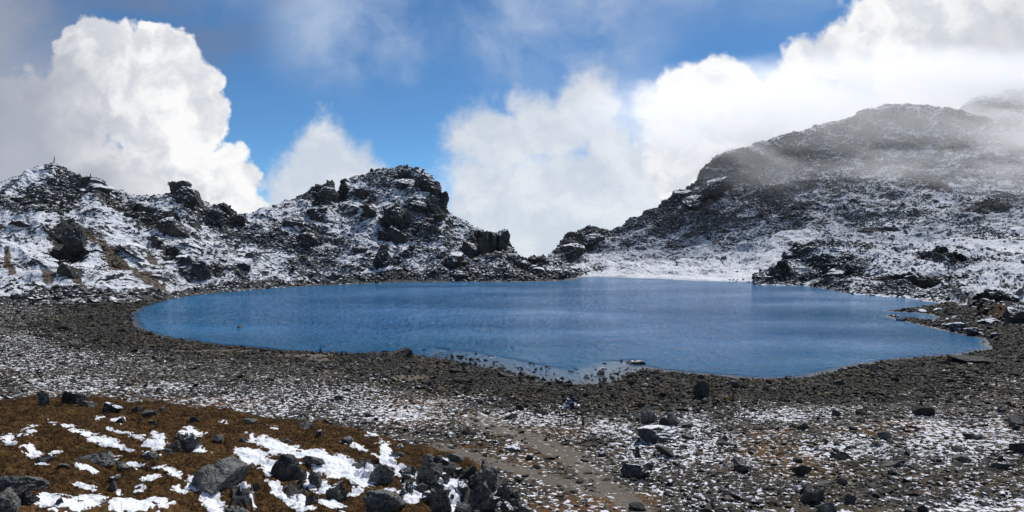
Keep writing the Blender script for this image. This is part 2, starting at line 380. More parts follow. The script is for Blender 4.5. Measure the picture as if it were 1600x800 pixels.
def mat_water(name):
    m, g, b = newmat(name)
    P = g.n('ShaderNodeTexCoord').outputs['Object']
    dep = g.attr('depth')
    w1 = g.noise(g.vm('MULTIPLY', P, (1, 1, 1)), 1.1, 3, 0.6); w2 = g.noise(P, 4.5, 2, 0.6); w3 = g.noise(P, 0.28, 2, 0.5)
    gust = g.noise(g.vm('MULTIPLY', P, (0.6, 1.4, 1)), 0.03, 3, 0.5)
    hgt = g.m('ADD', g.m('ADD', g.m('MULTIPLY', w1, 1.7), g.m('MULTIPLY', w2, 0.55)), g.m('MULTIPLY', w3, 2.2))
    amp = g.m('MULTIPLY', g.ss(dep, 0.04, 0.6), g.lr(gust, 0.36, 0.64, 0.45, 1.25))
    bump(g, b, g.m('MULTIPLY', hgt, g.m('ADD', amp, 0.03)), 1.0, 0.75)
    c = g.mix(g.ss(dep, 0.6, 6.0), (0.000, 0.152, 0.35), (0.000, 0.145, 0.37))
    g.put(b.inputs['Base Color'], c); b.inputs['Roughness'].default_value = 0.17
    b.inputs['IOR'].default_value = 1.33; b.inputs['Specular IOR Level'].default_value = 0.36
    b.inputs['Coat Weight'].default_value = 0.15; b.inputs['Coat Roughness'].default_value = 0.42; b.inputs['Coat IOR'].default_value = 1.33
    g.l(b.inputs['Normal'].links[0].from_socket, b.inputs['Coat Normal'])
    tr = g.n('ShaderNodeBsdfTransparent'); tr.inputs[0].default_value = (0.74, 0.80, 0.80, 1)
    gl = g.n('ShaderNodeBsdfGlossy'); gl.inputs['Roughness'].default_value = 0.22
    fr = g.n('ShaderNodeFresnel'); fr.inputs[0].default_value = 1.33
    sh = g.n('ShaderNodeMixShader'); g.l(fr.outputs[0], sh.inputs[0]); g.l(tr.outputs[0], sh.inputs[1]); g.l(gl.outputs[0], sh.inputs[2])
    mx = g.n('ShaderNodeMixShader'); g.l(g.ss(dep, 0.02, 0.55), mx.inputs[0]); g.l(sh.outputs[0], mx.inputs[1]); g.l(b.outputs[0], mx.inputs[2])
    out = [n for n in g.t.nodes if n.type == 'OUTPUT_MATERIAL'][0]
    g.l(mx.outputs[0], out.inputs[0])
    return m
def mat_plain(name, c, rough=0.8):
    m, g, b = newmat(name); P = g.n('ShaderNodeTexCoord').outputs['Object']
    n = g.noise(P, 6, 4, 0.6)
    g.put(b.inputs['Base Color'], g.mix(n, tuple(0.75 * q for q in c), tuple(min(1, 1.2 * q) for q in c))); b.inputs['Roughness'].default_value = rough
    return m

# ------------------------------------------------------------------ the lake outline, in plan
LAKE_UV = [(203, 508), (240, 525), (300, 536), (350, 541), (400, 545), (480, 551), (560, 553), (615, 552), (680, 561), (730, 570), (790, 583),
           (850, 598), (900, 603), (960, 600), (985, 585), (1010, 578), (1060, 583), (1150, 591), (1200, 594), (1260, 592), (1310, 580), (1340, 570), (1400, 564), (1440, 560),
           (1500, 556), (1552, 545), (1548, 530), (1515, 523), (1470, 514), (1425, 503), (1388, 493), (1425, 497), (1462, 503), (1474, 496), (1450, 489),
           (1393, 486.5), (1445, 481), (1480, 474), (1482, 468), (1420, 462), (1330, 456), (1280, 449), (1240, 444), (1170, 440), (1080, 438), (1000, 434),
           (940, 431), (905, 432), (870, 438), (800, 440), (720, 439.5), (620, 441), (520, 445), (420, 450), (330, 457), (260, 467), (220, 479), (201, 490)]
LX, LY = px2w([p[0] for p in LAKE_UV], [p[1] for p in LAKE_UV])
def lake_sdf(x, y):
    """distance to the shoreline, positive on land"""
    shp = x.shape; x = x.ravel().astype(F32); y = y.ravel().astype(F32)
    d = np.full(x.shape, 1e9, F32); ins = np.zeros(x.shape, bool); n = len(LX)
    for i in range(n):
        ax, ay, bx, by = LX[i], LY[i], LX[(i + 1) % n], LY[(i + 1) % n]
        ex, ey = bx - ax, by - ay
        t = np.clip(((x - ax) * ex + (y - ay) * ey) / (ex * ex + ey * ey), 0, 1)
        d = np.minimum(d, (x - ax - t * ex) ** 2 + (y - ay - t * ey) ** 2)
        c = (ay > y) != (by > y)
        ins ^= c & (x < (bx - ax) * (y - ay) / (by - ay + 1e-12) + ax)
    d = np.sqrt(d); return np.where(ins, -d, d).reshape(shp)
def ground_z(x, y, d=None, detail=True):
    if d is None: d = lake_sdf(x, y)
    d = d + 0.9 * fbm2(x, y, 6, 4, 0.55, 3)
    land = 0.03 * np.minimum(d, 10) + 0.112 * np.clip(d - 10, 0, 38) + 0.02 * np.clip(d - 48, 0, 200)
    near = sstep(y, 130, 60)
    land = land * near + (1 - near) * (0.03 * np.minimum(d, 10) + 0.06 * np.clip(d - 10, 0, 60))
    uu = 800 + FP * x / np.maximum(y, 5); st = 1 + 5 * (1 - sstep(uu, 620, 690) * sstep(uu, 1040, 985))
    bed = -0.05 - 0.045 * st * np.clip(-d, 0, 6) - 0.22 * np.clip(-d - 6, 0, 45)
    z = np.where(d > 0, land, bed)
    z = z + sstep(d, 3, 18) * (0.55 * fbm2(x, y, 17, 3, 0.5, 7) + 0.16 * fbm2(x, y, 4.5, 3, 0.5, 9))
    return z
# ------------------------------------------------------------------ ground mesh
M_ground = mat_ground('ground')
CULL = {}; HILLX = {}
def hump(u, v, x, y): return blobmask(u, v, [(1050, 672, 95, 34), (1400, 668, 110, 18)])
def build_ground():
    us = np.arange(-420, 2021, 1.35); vs = np.concatenate([np.linspace(1500, 860, 60)[:-1], np.arange(860, 421, -0.62)])
    U, Vv = np.meshgrid(us, vs)
    Y = (H - 2.0) * FP / (Vv - HZ); X = (U - 800) * Y / FP
    d = lake_sdf(X, Y)
    Z = ground_z(X, Y, d)
    u, v = proj(X, Y, Z)
    Z += 0.55 * np.clip(hump(u, v, X, Y), 0, 1)
    u, v = proj(X, Y, Z)
    # stone scale relief
    f1, e1 = facets2(X + 0.4 * fbm2(X, Y, 2.5, 2, .5, 31), Y, 0.55, 41); f2, e2 = facets2(X, Y, 0.22, 43)
    big, _ = facets2(X, Y, 2.4, 47)
    rub = np.clip(0.35 + 1.1 * fbm2(X, Y, 6, 3, 0.6, 51), 0, 1)
    # masks read off the place
    turf = np.clip(blobmask(u, v, [(1390, 668, 150, 16), (1180, 690, 90, 30), (860, 668, 110, 26), (650, 622, 120, 16), (780, 710, 150, 40), (900, 790, 160, 40),
                                   (1270, 720, 120, 40), (330, 628, 240, 14), (700, 650, 160, 22), (1560, 665, 70, 14), (1000, 640, 60, 12)]) * 1.6, 0, 1)
    turf = np.clip(turf * 0.75 + 0.22 * sstep(d, 10, 25) + 0.25 * sstep(fbm2(X, Y, 5, 4, .6, 61), 0.0, 0.4) * sstep(d, 12, 30), 0, 1)
    snow = 0.22 + 0.10 * sstep(d, 6, 25)
    sb = blobmask(u, v, [(1050, 690, 120, 38), (1070, 665, 60, 22), (1510, 690, 150, 40), (1450, 662, 60, 12), (1330, 700, 100, 25), (60, 565, 150, 26),
                         (110, 598, 130, 18), (260, 605, 90, 12), (40, 535, 100, 22), (230, 555, 90, 14), (470, 628, 200, 30), (820, 652, 130, 18), (540, 612, 70, 10),
                         (1220, 650, 120, 16), (1010, 737, 40, 12), (950, 670, 50, 18), (880, 636, 30, 9), (350, 560, 60, 8), (600, 645, 150, 22), (1100, 626, 16, 4),
                         (1540, 566, 50, 8), (1500, 478, 60, 10), (620, 590, 60, 10), (1060, 712, 120, 18), (1300, 640, 60, 8), (1440, 650, 40, 8), (1550, 790, 120, 20), (740, 625, 80, 8)])
    snow += (0.22 - 0.09 * sstep(u, 640, 480)) * np.clip(sb * 1.8, 0, 1)
    shore = sstep(d, 11, 2.5); snow -= 0.33 * shore
    dark = np.clip(blobmask(u, v, [(1250, 620, 400, 22), (1350, 770, 240, 40), (700, 700, 90, 30), (420, 585, 330, 18), (700, 590, 160, 24), (960, 640, 110, 22)]) * 1.6, 0, 1)
    snow -= 0.07 * dark
    # trodden paths
    def path(pts, w):
        o = np.full(u.shape, 1e9, F32)
        for (a, b_, ), (c, d_) in zip(pts[:-1], pts[1:]):
            ex, ey = c - a, (d_ - b_) * 2.2; px_, py_ = u - a, (v - b_) * 2.2
            t = np.clip((px_ * ex + py_ * ey) / (ex * ex + ey * ey), 0, 1); o = np.minimum(o, np.hypot(px_ - t * ex, py_ - t * ey))
        return np.clip(1.15 - o / w, 0, 1)
    dirt = np.maximum(path([(1060, 860), (1000, 800), (960, 765), (930, 745), (895, 716), (850, 695), (790, 672), (745, 655)], 34), 0.85 * path([(690, 700), (760, 720), (840, 745), (940, 770)], 30))
    dirt = np.maximum(dirt, np.clip(blobmask(u, v, [(330, 549, 170, 4), (470, 556, 90, 7), (640, 590, 60, 8), (500, 562, 50, 4)]) * 1.5, 0, 1))
    snow -= 0.25 * dirt
    wet = sstep(d, 2.0, -1.0)
    lake_far = sstep(Y, 120, 190)
    Z += (0.10 * f1 * rub + 0.035 * f2 + 0.13 * big * rub * sstep(d, 0, 4)) * (1 - 0.8 * dirt) * np.clip(1.0 - 0.6 * turf, 0, 1) * (0.12 + 0.88 * sstep(d, 0.0, 2.5))
    n = grid_faces(*X.shape)
    o = mesh_np('ground', np.stack([X, Y, Z], -1).reshape(-1, 3), n, M_ground, {'snow': snow, 'turf': turf, 'dirt': np.maximum(dirt, 0.0)})
    o['kind'] = 'structure'
    u, v = proj(X, Y, Z)
    CULL['ground'] = (u.astype(F32), v.astype(F32), X.astype(F32), Y.astype(F32), Z.astype(F32), d, rub, dirt, turf, snow)
build_ground()

# ------------------------------------------------------------------ the grassy mound in front
M_mound = mat_mound('mound_turf')
CREST = [(-420, 600, 24), (0, 627, 24), (60, 624, 24.5), (160, 628, 24.5), (250, 632, 24), (300, 640, 23.5), (400, 652, 22.5), (500, 665, 21.5), (600, 683, 20), (640, 695, 19),
         (700, 713, 17.5), (730, 730, 16.5), (760, 748, 15.6), (790, 768, 14.6), (812, 790, 13.8), (835, 830, 12.5), (860, 900, 10.5), (900, 1000, 8.5), (1000, 1300, 5.5)]
MSNOW = [(435, 700, 60, 14, 20), (395, 715, 36, 14, 15), (420, 728, 26, 12, 40), (520, 728, 62, 22, 10), (490, 712, 30, 12), (560, 745, 36, 16, 30), (600, 706, 16, 17, 50), (612, 722, 18, 10, 30),
         (640, 770, 22, 22, 60), (700, 765, 18, 22, 80), (700, 788, 24, 20), (625, 738, 10, 12, 50), (655, 745, 6, 14, 60), (723, 748, 15, 8), (690, 746, 8, 6), (495, 760, 30, 12, 20), (470, 745, 20, 8),
         (335, 785, 30, 22, 60), (308, 755, 16, 18, 60), (280, 765, 16, 8, 30), (310, 700, 18, 8, 15), (243, 697, 22, 9, 10), (238, 713, 14, 4), (125, 675, 30, 5, 18), (165, 692, 38, 6, 18),
         (200, 704, 12, 5), (190, 676, 22, 4, 12), (215, 684, 14, 4), (246, 682, 10, 8), (14, 690, 13, 8, 40), (48, 706, 20, 12, 20), (65, 725, 14, 5), (85, 708, 12, 4), (45, 675, 12, 5), (30, 681, 8, 3),
         (50, 665, 10, 2.5), (130, 731, 24, 5, 25), (145, 738, 10, 3), (215, 728, 24, 3.5), (175, 715, 12, 4), (240, 748, 15, 6), (270, 742, 22, 5, 20), (283, 768, 20, 6), (218, 765, 10, 6, 140), (135, 762, 20, 6, 20),
         (80, 785, 34, 15), (125, 788, 40, 14), (200, 790, 40, 13), (150, 782, 20, 8), (250, 785, 22, 12), (188, 770, 8, 5), (300, 677, 22, 9), (184, 657, 12, 4), (82, 660, 6, 2), (155, 651, 8, 2), (240, 660, 8, 2.5),
         (380, 765, 6, 12, 60), (432, 760, 18, 9, 45), (440, 775, 20, 10, 40), (470, 790, 26, 14, 20), (350, 662, 6, 2), (430, 668, 9, 2), (345, 690, 5, 2), (590, 690, 12, 2), (575, 678, 10, 3, 30), (543, 690, 6, 4, 50),
         (560, 700, 14, 3, 20), (250, 733, 12, 3), (225, 748, 8, 4), (20, 795, 20, 4), (395, 790, 16, 6, 40), (520, 790, 22, 9, 20), (560, 770, 12, 8), (780, 795, 12, 5), (790, 740, 6, 4), (600, 775, 8, 20, 60)]
MROCKY = [(700, 745, 60, 30, 30), (770, 765, 55, 40, 20), (740, 800, 80, 30), (640, 740, 14, 18), (575, 735, 30, 22), (465, 770, 24, 20), (380, 780, 26, 24, 50), (290, 690, 24, 10, 20), (700, 780, 40, 30)]
def build_mound():
    us = np.arange(-420, 940, 1.15); vs = np.concatenate([np.arange(-0.45, 0, 0.006), np.arange(0, 0.36, 0.0008), np.arange(0.36, 1.0, 0.012)])
    U, T = np.meshgrid(us, vs)
    Yc = interp(U, CREST, 2); vc = interp(U, CREST, 1); zc = H - Yc * (vc - HZ) / FP
    # T<0: back side of the crest ; T 0..1: crest to the camera's feet
    Yn = np.minimum(Yc - 1.0, 5.5)
    front = np.clip(T, 0, 1); backf = np.clip(-T, 0, 1)
    q = front
    Y = 1 / (1 / Yc + (1 / Yn - 1 / Yc) * q) + backf * 14
    X = (U - 800) * Y / FP * (1 + 0)
    Z0 = zc + (Yc - Y) * 0.092 + 0.22 * np.sin(np.clip(q, 0, 1) * 3.14)
    Z = np.where(T >= 0, Z0, zc - backf * 14 * (0.10 + 0.75 * sstep(backf, 0.0, 0.22)))
    edge = sstep(U, 800, 930)
    Z = Z - edge * (1.2 + 2.0 * q)
    bmp = 0.30 * fbm2(X, Y, 2.2, 4, 0.5, 71) + 0.17 * fbm2(X, Y, 0.6, 4, 0.62, 73)
    # terracettes: small soil steps across the slope
    st = fbm2(X * 0.35, Y * 1.2, 0.9, 3, 0.5, 75); bmp = bmp + 0.07 * np.abs(st)
    Z = Z + bmp * (1 - 0.3 * sstep(np.abs(T), 0.06, 0.0))
    u, v = proj(X, Y, Z)
    rk = np.clip(blobmask(u, v, MROCKY) * 2.2 + 0.6 * fbm2(X, Y, 0.7, 4, .6, 77), 0, 1)
    f1, e1 = facets2(X * 1.3, Y + Z, 0.75, 81); f2, e2 = facets2(X * 1.2, Y + Z, 0.24, 83)
    Z = Z + sstep(rk, 0.3, 0.7) * sstep(T, 0.0, 0.15) * (0.15 * f1 + 0.08 * f2)
    tuft = fbm2(X, Y, 0.16, 3, 0.7, 85)
    Z = Z + 0.028 * tuft * (1 - rk)
    u2 = u + 26 * fbm2(X, Y, 0.7, 5, .65, 91); v2 = v + 12 * fbm2(X, Y, 0.6, 5, .65, 93)
    s = blobmask(u2, v2, MSNOW) + 0.55 * fbm2(X, Y, 0.25, 4, .7, 95)
    snow = sstep(s, -0.02, 0.40)
    Z = Z + 0.02 * sstep(s, -0.05, 0.2)
    o = mesh_np('turf_hill', np.stack([X, Y, Z], -1).reshape(-1, 3), grid_faces(*X.shape), M_mound, {'snow': snow, 'rocky': rk}, smooth=True)
    o['kind'] = 'structure'
    u, v = proj(X, Y, Z)
    CULL['mound'] = (u.astype(F32), v.astype(F32), X.astype(F32), Y.astype(F32), Z.astype(F32), snow, rk)
build_mound()

# ------------------------------------------------------------------ water
def build_water():
    n = len(LX); 
    us = np.linspace(150, 1600, 300); vs = np.concatenate([np.linspace(615, 430, 260), [428, 426]])
    U, Vv = np.meshgrid(us, vs); X, Y = px2w(U, Vv)
    d = lake_sdf(X, Y)
    keep = d < 6
    Fc = grid_faces(*X.shape); k = keep.ravel()[Fc].all(1); Fc = Fc[k]
    dep = np.clip(-ground_z(X, Y, d), 0, 20)
    o = mesh_np('lake_water', np.stack([X, Y, np.zeros_like(X)], -1).reshape(-1, 3), Fc, mat_water('lake_water'), {'depth': dep})
    o['kind'] = 'structure'
build_water()

# ------------------------------------------------------------------ hills, lofted through rows of (column, row, distance)
BARE = None
def loft(name, rows, u0, u1, du, nts, amps, mat, soil=None, rocky=None, seed=0, scale=1.0, warp=1.0):
    """rows: near to far, each a list of (u, v, Y); amps: relief per scale"""
    us = np.arange(u0, u1 + du, du)
    RY = np.array([interp(us, r, 2) for r in rows]); RV = np.array([interp(us, r, 1) for r in rows])
    RZ = H - RY * (RV - HZ) / FP
    ts = []
    for i, n in enumerate(nts): ts.append(np.linspace(i, i + 1, n, endpoint=False))
    ts = np.concatenate(ts + [[len(rows) - 1.0]])
    Y = np.empty((len(ts), len(us))); Z = np.empty_like(Y)
    k = len(rows)
    for r, t in enumerate(ts):
        i = min(int(t), k - 2); f = t - i
        def cr(A):
            p0 = A[max(i - 1, 0)]; p1 = A[i]; p2 = A[i + 1]; p3 = A[min(i + 2, k - 1)]
            m1 = (p2 - p0) * 0.35; m2 = (p3 - p1) * 0.35
            return (2 * f**3 - 3 * f**2 + 1) * p1 + (f**3 - 2 * f**2 + f) * m1 + (-2 * f**3 + 3 * f**2) * p2 + (f**3 - f**2) * m2
        Y[r] = RY[i] + (RY[i + 1] - RY[i]) * f; Z[r] = cr(RZ) if 0 < i < k - 2 else RZ[i] + (RZ[i + 1] - RZ[i]) * f
    X = (us[None, :] - 800) * Y / FP
    N = grid_normals(X, Y, Z)
    T = np.repeat(ts[:, None], len(us), 1)
    u, v = proj(X, Y, Z)
    rk = np.zeros_like(X) if rocky is None else np.clip(blobmask(u + 14 * fbm2(X, Y + Z, 14, 3, .5, seed + 9), v + 7 * fbm2(X, Y + Z, 10, 3, .5, seed + 8), rocky) * 2.2, 0, 1)
    sl = Y * 0.75 + Z * 0.9
    D = 0
    env = sstep(T, 0.9, 1.5)
    for (a, sc, kind) in amps:
        if kind == 'n': D = D + a * fbm2(X, sl, sc, 4, 0.5, seed + int(sc * 3))
        elif kind == 'r': D = D + a * fbm2(X, sl, sc, 4, 0.5, seed + int(sc * 3), ridged=True)
        elif kind == 'f':
            wx = X + sc * 0.3 * fbm2(X, sl, sc, 2, .5, seed + 2); f, e = facets2(wx, sl * 0.8, sc, seed + int(sc * 7)); D = D + a * f * (0.25 + 1.5 * rk)
        elif kind == 's':
            f, e = facets2(X, sl, sc, seed + int(sc * 7)); dens = sstep(fbm2(X, sl, sc * 9, 3, .5, seed + 4), -0.15, 0.25); D = D + a * np.clip(f, -0.2, 1) * dens
    D = D * (0.15 + 0.85 * env) * (1 - 0.45 * sstep(np.abs(T - (k - 2)), 0.35, 0.0))
    X = X + N[..., 0] * D; Y2 = Y + N[..., 1] * D; Z = Z + N[..., 2] * D
    bare = BARE(u, v, T) if BARE else np.zeros_like(X)
    so_ = np.zeros_like(X) if soil is None else np.clip(blobmask(u + 8 * fbm2(X, sl, 5, 3, .6, seed + 5), v, soil) * 1.8, 0, 1)
    o = mesh_np(name, np.stack([X, Y2, Z], -1).reshape(-1, 3), grid_faces(*X.shape), mat, {'rocky': np.clip(rk + bare, 0, 1.2), 'turf': so_})
    o['kind'] = 'structure'
    u, v = proj(X, Y2, Z)
    CULL[name + str(seed)] = (u.astype(F32), v.astype(F32), X.astype(F32), Y2.astype(F32), Z.astype(F32))
    HILLX[name + str(seed)] = (rk.ravel(), bare.ravel(), fbm2(X, sl, 26, 4, .6, seed + 77).ravel(), sl.ravel())
    return o
def shoreY(v): return H * FP / (v - HZ)
# left hill and the craggy peak
L_shore = [(-420, 500, 118), (-100, 480, 135), (0, 476, 140), (100, 470, 150), (200, 465, 158), (260, 463, 172), (330, 456, shoreY(457)), (420, 449.5, shoreY(450)), (520, 444.5, shoreY(445)), (620, 440.5, shoreY(441)), (720, 439, shoreY(439.5)),
           (800, 439.5, shoreY(440)), (870, 437.5, shoreY(438)), (905, 432, shoreY(432)), (960, 432, 310)]
L_base = [(u, v - (9 if u > 300 else 6), Y + 7) for u, v, Y in L_shore]; L_base[-2] = (905, 428, 305)
L_ridge = [(-420, 340, 200), (-200, 318, 210), (-60, 300, 218), (0, 290, 222), (30, 280, 225), (60, 268, 228), (82, 263, 230), (100, 269, 232), (125, 279, 234), (150, 279, 235), (165, 291, 237), (200, 305, 240), (235, 309, 243),
           (262, 302, 245), (285, 297, 247), (302, 302, 248), (312, 317, 250), (340, 324, 256), (380, 331, 264), (420, 326, 272), (450, 316, 280), (480, 302, 288), (512, 289, 295), (530, 293, 300), (560, 277, 306),
           (590, 268, 312), (625, 262, 318), (655, 266, 318), (676, 280, 316), (690, 308, 314), (705, 336, 312), (730, 344, 308), (755, 356, 304), (778, 362, 302), (792, 376, 302), (806, 392, 302), (825, 402, 304), (860, 404, 308), (885, 412, 312), (905, 427, 315), (960, 434, 318)]
def lerp_row(A, B, f, dv=None):
    us = sorted(set([p[0] for p in A] + [p[0] for p in B])); out = []
    for u in us:
        va, vb, ya, yb = interp(u, A, 1), interp(u, B, 1), interp(u, A, 2), interp(u, B, 2)
        za = H - ya * (va - HZ) / FP; zb = H - yb * (vb - HZ) / FP
        fz = f + (dv(u) if dv else 0); y = ya + (yb - ya) * f; z = za + (zb - za) * fz
        out.append((u, float(HZ + FP * (H - z) / y), float(y)))
    return out
L_ridge = [(u, v + 8 - (3 if 600 < u < 700 else 0), Y) for u, v, Y in L_ridge]
L_m1 = lerp_row(L_base, L_ridge, 0.33, lambda u: -0.03); L_m2 = lerp_row(L_base, L_ridge, 0.68, lambda u: (0.08 if 500 < u < 700 else 0.02))
L_under = [(u, v + 8, Y - 7) for u, v, Y in L_shore]
L_back = [(u, HZ + FP * (H + 8) / (Y + 75), Y + 75) for u, v, Y in L_ridge]
M_left = mat_hill('snowy_scree', 0.8, 0.34)
BARE = lambda u, v, T: 1.0 * sstep(T, 2.05, 1.5) + 0.06 * sstep(u, 420, 540) - 0.5 * sstep(blobmask(u, v, [(50, 430, 110, 34), (25, 345, 60, 16), (190, 440, 60, 20), (330, 388, 60, 16, 20), (420, 402, 60, 14), (705, 352, 34, 16, 30), (650, 418, 26, 14), (545, 408, 26, 20), (180, 310, 50, 9, 20), (70, 285, 26, 9)]), 0, .5)
loft('hill', [L_under, L_shore, L_base, L_m1, L_m2, L_ridge, L_back], -420, 960, 1.15, [4, 26, 110, 120, 110, 30],
     [(3.0, 30, 'n'), (2.4, 14, 'r'), (1.9, 12, 'f'), (0.8, 4.5, 'f'), (0.40, 1.7, 's'), (0.22, 0.8, 's')], M_left,
     soil=[(165, 395, 62, 12, 42), (205, 425, 70, 10, 45), (235, 440, 50, 8, 40), (110, 440, 40, 9, 55), (120, 455, 30, 7, 50), (15, 420, 10, 30, -10), (230, 400, 50, 5, 40), (75, 445, 14, 20, -20), (140, 370, 50, 5, 25)],
     rocky=[(105, 390, 34, 50, -20), (130, 285, 40, 12), (200, 330, 80, 14, 25), (60, 320, 60, 10), (285, 300, 26, 14), (270, 350, 20, 16), (340, 345, 40, 16), (505, 305, 26, 24, -30), (485, 375, 16, 22, -40), (650, 285, 44, 12, 20),
            (575, 325, 14, 20), (618, 350, 20, 30, 70), (595, 410, 10, 24, 20), (760, 385, 34, 26, 40), (710, 415, 40, 14, 20), (530, 300, 20, 20), (680, 330, 20, 30), (830, 420, 30, 12), (260, 400, 60, 8, 40), (330, 430, 60, 9)],
     seed=100)
# the big mountain on the right
R_shore = [(860, 441, 262), (905, 432.5, shoreY(432)), (940, 431, shoreY(431)), (1000, 434, shoreY(434)), (1080, 438, shoreY(438)), (1170, 440, shoreY(440)), (1240, 444, shoreY(444)), (1330, 455.5, shoreY(456)), (1420, 461.5, shoreY(462)),
           (1482, 468, shoreY(468)), (1540, 505, 118), (1600, 512, 112), (1750, 540, 95), (2020, 600, 75)]
R_bench = [(860, 436, 290), (905, 422, 320), (960, 415, 325), (1050, 409, 322), (1120, 404, 318), (1190, 401, 310), (1240, 415, 275), (1330, 430, 230), (1420, 440, 205), (1500, 447, 180), (1600, 470, 150), (2020, 500, 120)]
R_m1 = [(860, 420, 315), (885, 408, 335), (910, 405, 345), (960, 400, 350), (1050, 390, 355), (1120, 375, 360), (1200, 365, 355), (1300, 375, 320), (1420, 385, 290), (1500, 392, 270), (1600, 400, 250), (2020, 420, 220)]
R_m2 = [(860, 411, 330), (885, 392, 350), (910, 378, 358), (960, 372, 365), (1050, 335, 375), (1120, 305, 385), (1200, 285, 395), (1300, 280, 390), (1420, 285, 375), (1500, 285, 370), (1600, 285, 370), (2020, 290, 350)]
R_ridge = [(860, 403, 345), (872, 396, 352), (888, 383, 358), (905, 363, 364), (922, 358, 368), (945, 356, 372), (970, 350, 376), (1000, 337, 384), (1025, 320, 390), (1045, 302, 396), (1060, 290, 400), (1085, 274, 404), (1105, 247, 408), (1130, 233, 412), (1150, 228, 416), (1180, 214, 420),
           (1215, 204, 426), (1260, 194, 434), (1300, 189, 440), (1335, 183, 444), (1360, 171, 448), (1385, 164, 450), (1410, 163, 450), (1440, 165, 450), (1480, 170, 450), (1520, 180, 452), (1550, 186, 456), (1580, 176, 462), (1620, 166, 470), (1750, 150, 480), (2020, 170, 470)]
R_ridge = [(u, v + 9 + (9 if 1030 < u < 1280 else 0), Y) for u, v, Y in R_ridge]
R_under = [(u, v + 8, Y - 7) for u, v, Y in R_shore]
R_back = [(u, HZ + FP * (H + 12) / (Y + 110), Y + 110) for u, v, Y in R_ridge]
M_right = mat_hill('snowy_mountain', 0.7, 0.08, 1.25, 0.30)
BARE = lambda u, v, T: 0.9 * sstep(T, 1.6, 1.1) * sstep(u, 1230, 1330) + 0.18 * sstep(v, 400, 330) - 0.9 * sstep(blobmask(u, v, [(1060, 424, 175, 17)]), 0, .3) - 0.25 * sstep(blobmask(u, v, [(1080, 425, 160, 22), (1300, 398, 340, 14), (1520, 395, 120, 12), (1420, 240, 60, 10), (1180, 390, 40, 30)]), 0, .5)
loft('mountain', [R_under, R_shore, R_bench, R_m1, R_m2, R_ridge, R_back], 845, 2020, 1.15, [4, 60, 60, 120, 170, 30],
     [(4.0, 55, 'n'), (3.4, 22, 'r'), (1.1, 17, 'f'), (0.55, 6.5, 'f'), (0.32, 2.4, 's'), (0.22, 1.15, 's')], M_right,
     rocky=[(905, 385, 40, 26, -40), (1060, 300, 40, 14, -35), (1110, 310, 50, 10, -30), (1130, 245, 50, 8, -30), (1380, 360, 40, 6), (1540, 330, 40, 8), (1250, 330, 40, 7, -20), (1450, 290, 50, 8, 20)],
     seed=300, scale=1.35)
# the nearer shoulder below the mountain
BARE = lambda u, v, T: 0.5 * sstep(T, 1.5, 1.0) - 0.25 * sstep(blobmask(u, v, [(1520, 480, 60, 16), (1560, 430, 80, 16), (1350, 400, 80, 10)]), 0, .5)
N_shore = [(1120, 447, 222), (1200, 444, 232), (1260, 446, 226), (1330, 458, 188), (1420, 465, 172), (1482, 472, 156), (1540, 510, 112), (1600, 520, 104), (1750, 560, 85), (2020, 640, 60)]
N_mid = [(1120, 447, 226), (1200, 430, 242), (1260, 415, 245), (1330, 420, 215), (1420, 430, 200), (1482, 440, 185), (1540, 460, 150), (1600, 468, 138), (1750, 480, 120), (2020, 520, 90)]
N_ridge = [(1120, 448, 230), (1160, 447, 238), (1190, 441, 250), (1215, 420, 258), (1240, 396, 262), (1262, 386, 262), (1300, 382, 258), (1340, 378, 252), (1400, 384, 245), (1460, 392, 236), (1520, 398, 226), (1600, 404, 212), (1750, 410, 190), (2020, 430, 150)]
N_back = [(u, HZ + FP * (H + 6) / (Y + 60), Y + 60) for u, v, Y in N_ridge]
N_under = [(u, v + 10, Y - 6) for u, v, Y in N_shore]
M_near = mat_hill('rocky_shoulder', 0.8, 0.22)
loft('hill', [N_under, N_shore, N_mid, N_ridge, N_back], 1180, 2020, 1.15, [4, 110, 110, 24],
     [(3.0, 26, 'n'), (2.0, 11, 'r'), (1.2, 8, 'f'), (0.7, 3.3, 'f'), (0.4, 1.5, 's'), (0.25, 0.7, 's')], M_near,
     soil=[(1540, 500, 60, 16)], rocky=[(1245, 398, 20, 8), (1310, 425, 60, 12, 10), (1560, 490, 60, 24), (1230, 435, 40, 8), (1420, 445, 70, 8), (1480, 410, 60, 7)], seed=500)
# the far summit half lost in cloud
BARE = None
F_a = [(1440, 300, 470), (1600, 300, 470), (2020, 320, 450)]
F_b = [(1440, 240, 520), (1520, 215, 530), (1600, 215, 530), (2020, 230, 520)]
F_c = [(1440, 215, 560), (1480, 195, 570), (1520, 166, 580), (1550, 153, 585), (1600, 148, 590), (1700, 140, 600), (2020, 170, 600)]
F_d = [(u, HZ + FP * (H + 12) / (Y + 110), Y + 110) for u, v, Y in F_c]
loft('mountain', [F_a, F_b, F_c, F_d], 1440, 2020, 1.3, [40, 100, 20], [(6, 50, 'n'), (4, 22, 'r'), (3, 15, 'f'), (1.6, 6, 'f'), (0.8, 2.4, 's')], M_right, rocky=[(1560, 200, 100, 40)], seed=700)
# low ground all round, down in the valley
def build_valley():
    n = 60; g_ = np.linspace(-1500, 1500, n); X, Y = np.meshgrid(g_, g_); r = np.hypot(X, Y - 150)
    Z = -14 - 50 * sstep(r, 330, 900) + 4 * fbm2(X, Y, 200, 3, .5, 5)
    o = mesh_np('terrain', np.stack([X, Y, Z], -1).reshape(-1, 3), grid_faces(n, n), M_left, {'rocky': np.zeros_like(X), 'turf': np.zeros_like(X)}, smooth=True); o['kind'] = 'structure'
build_valley()
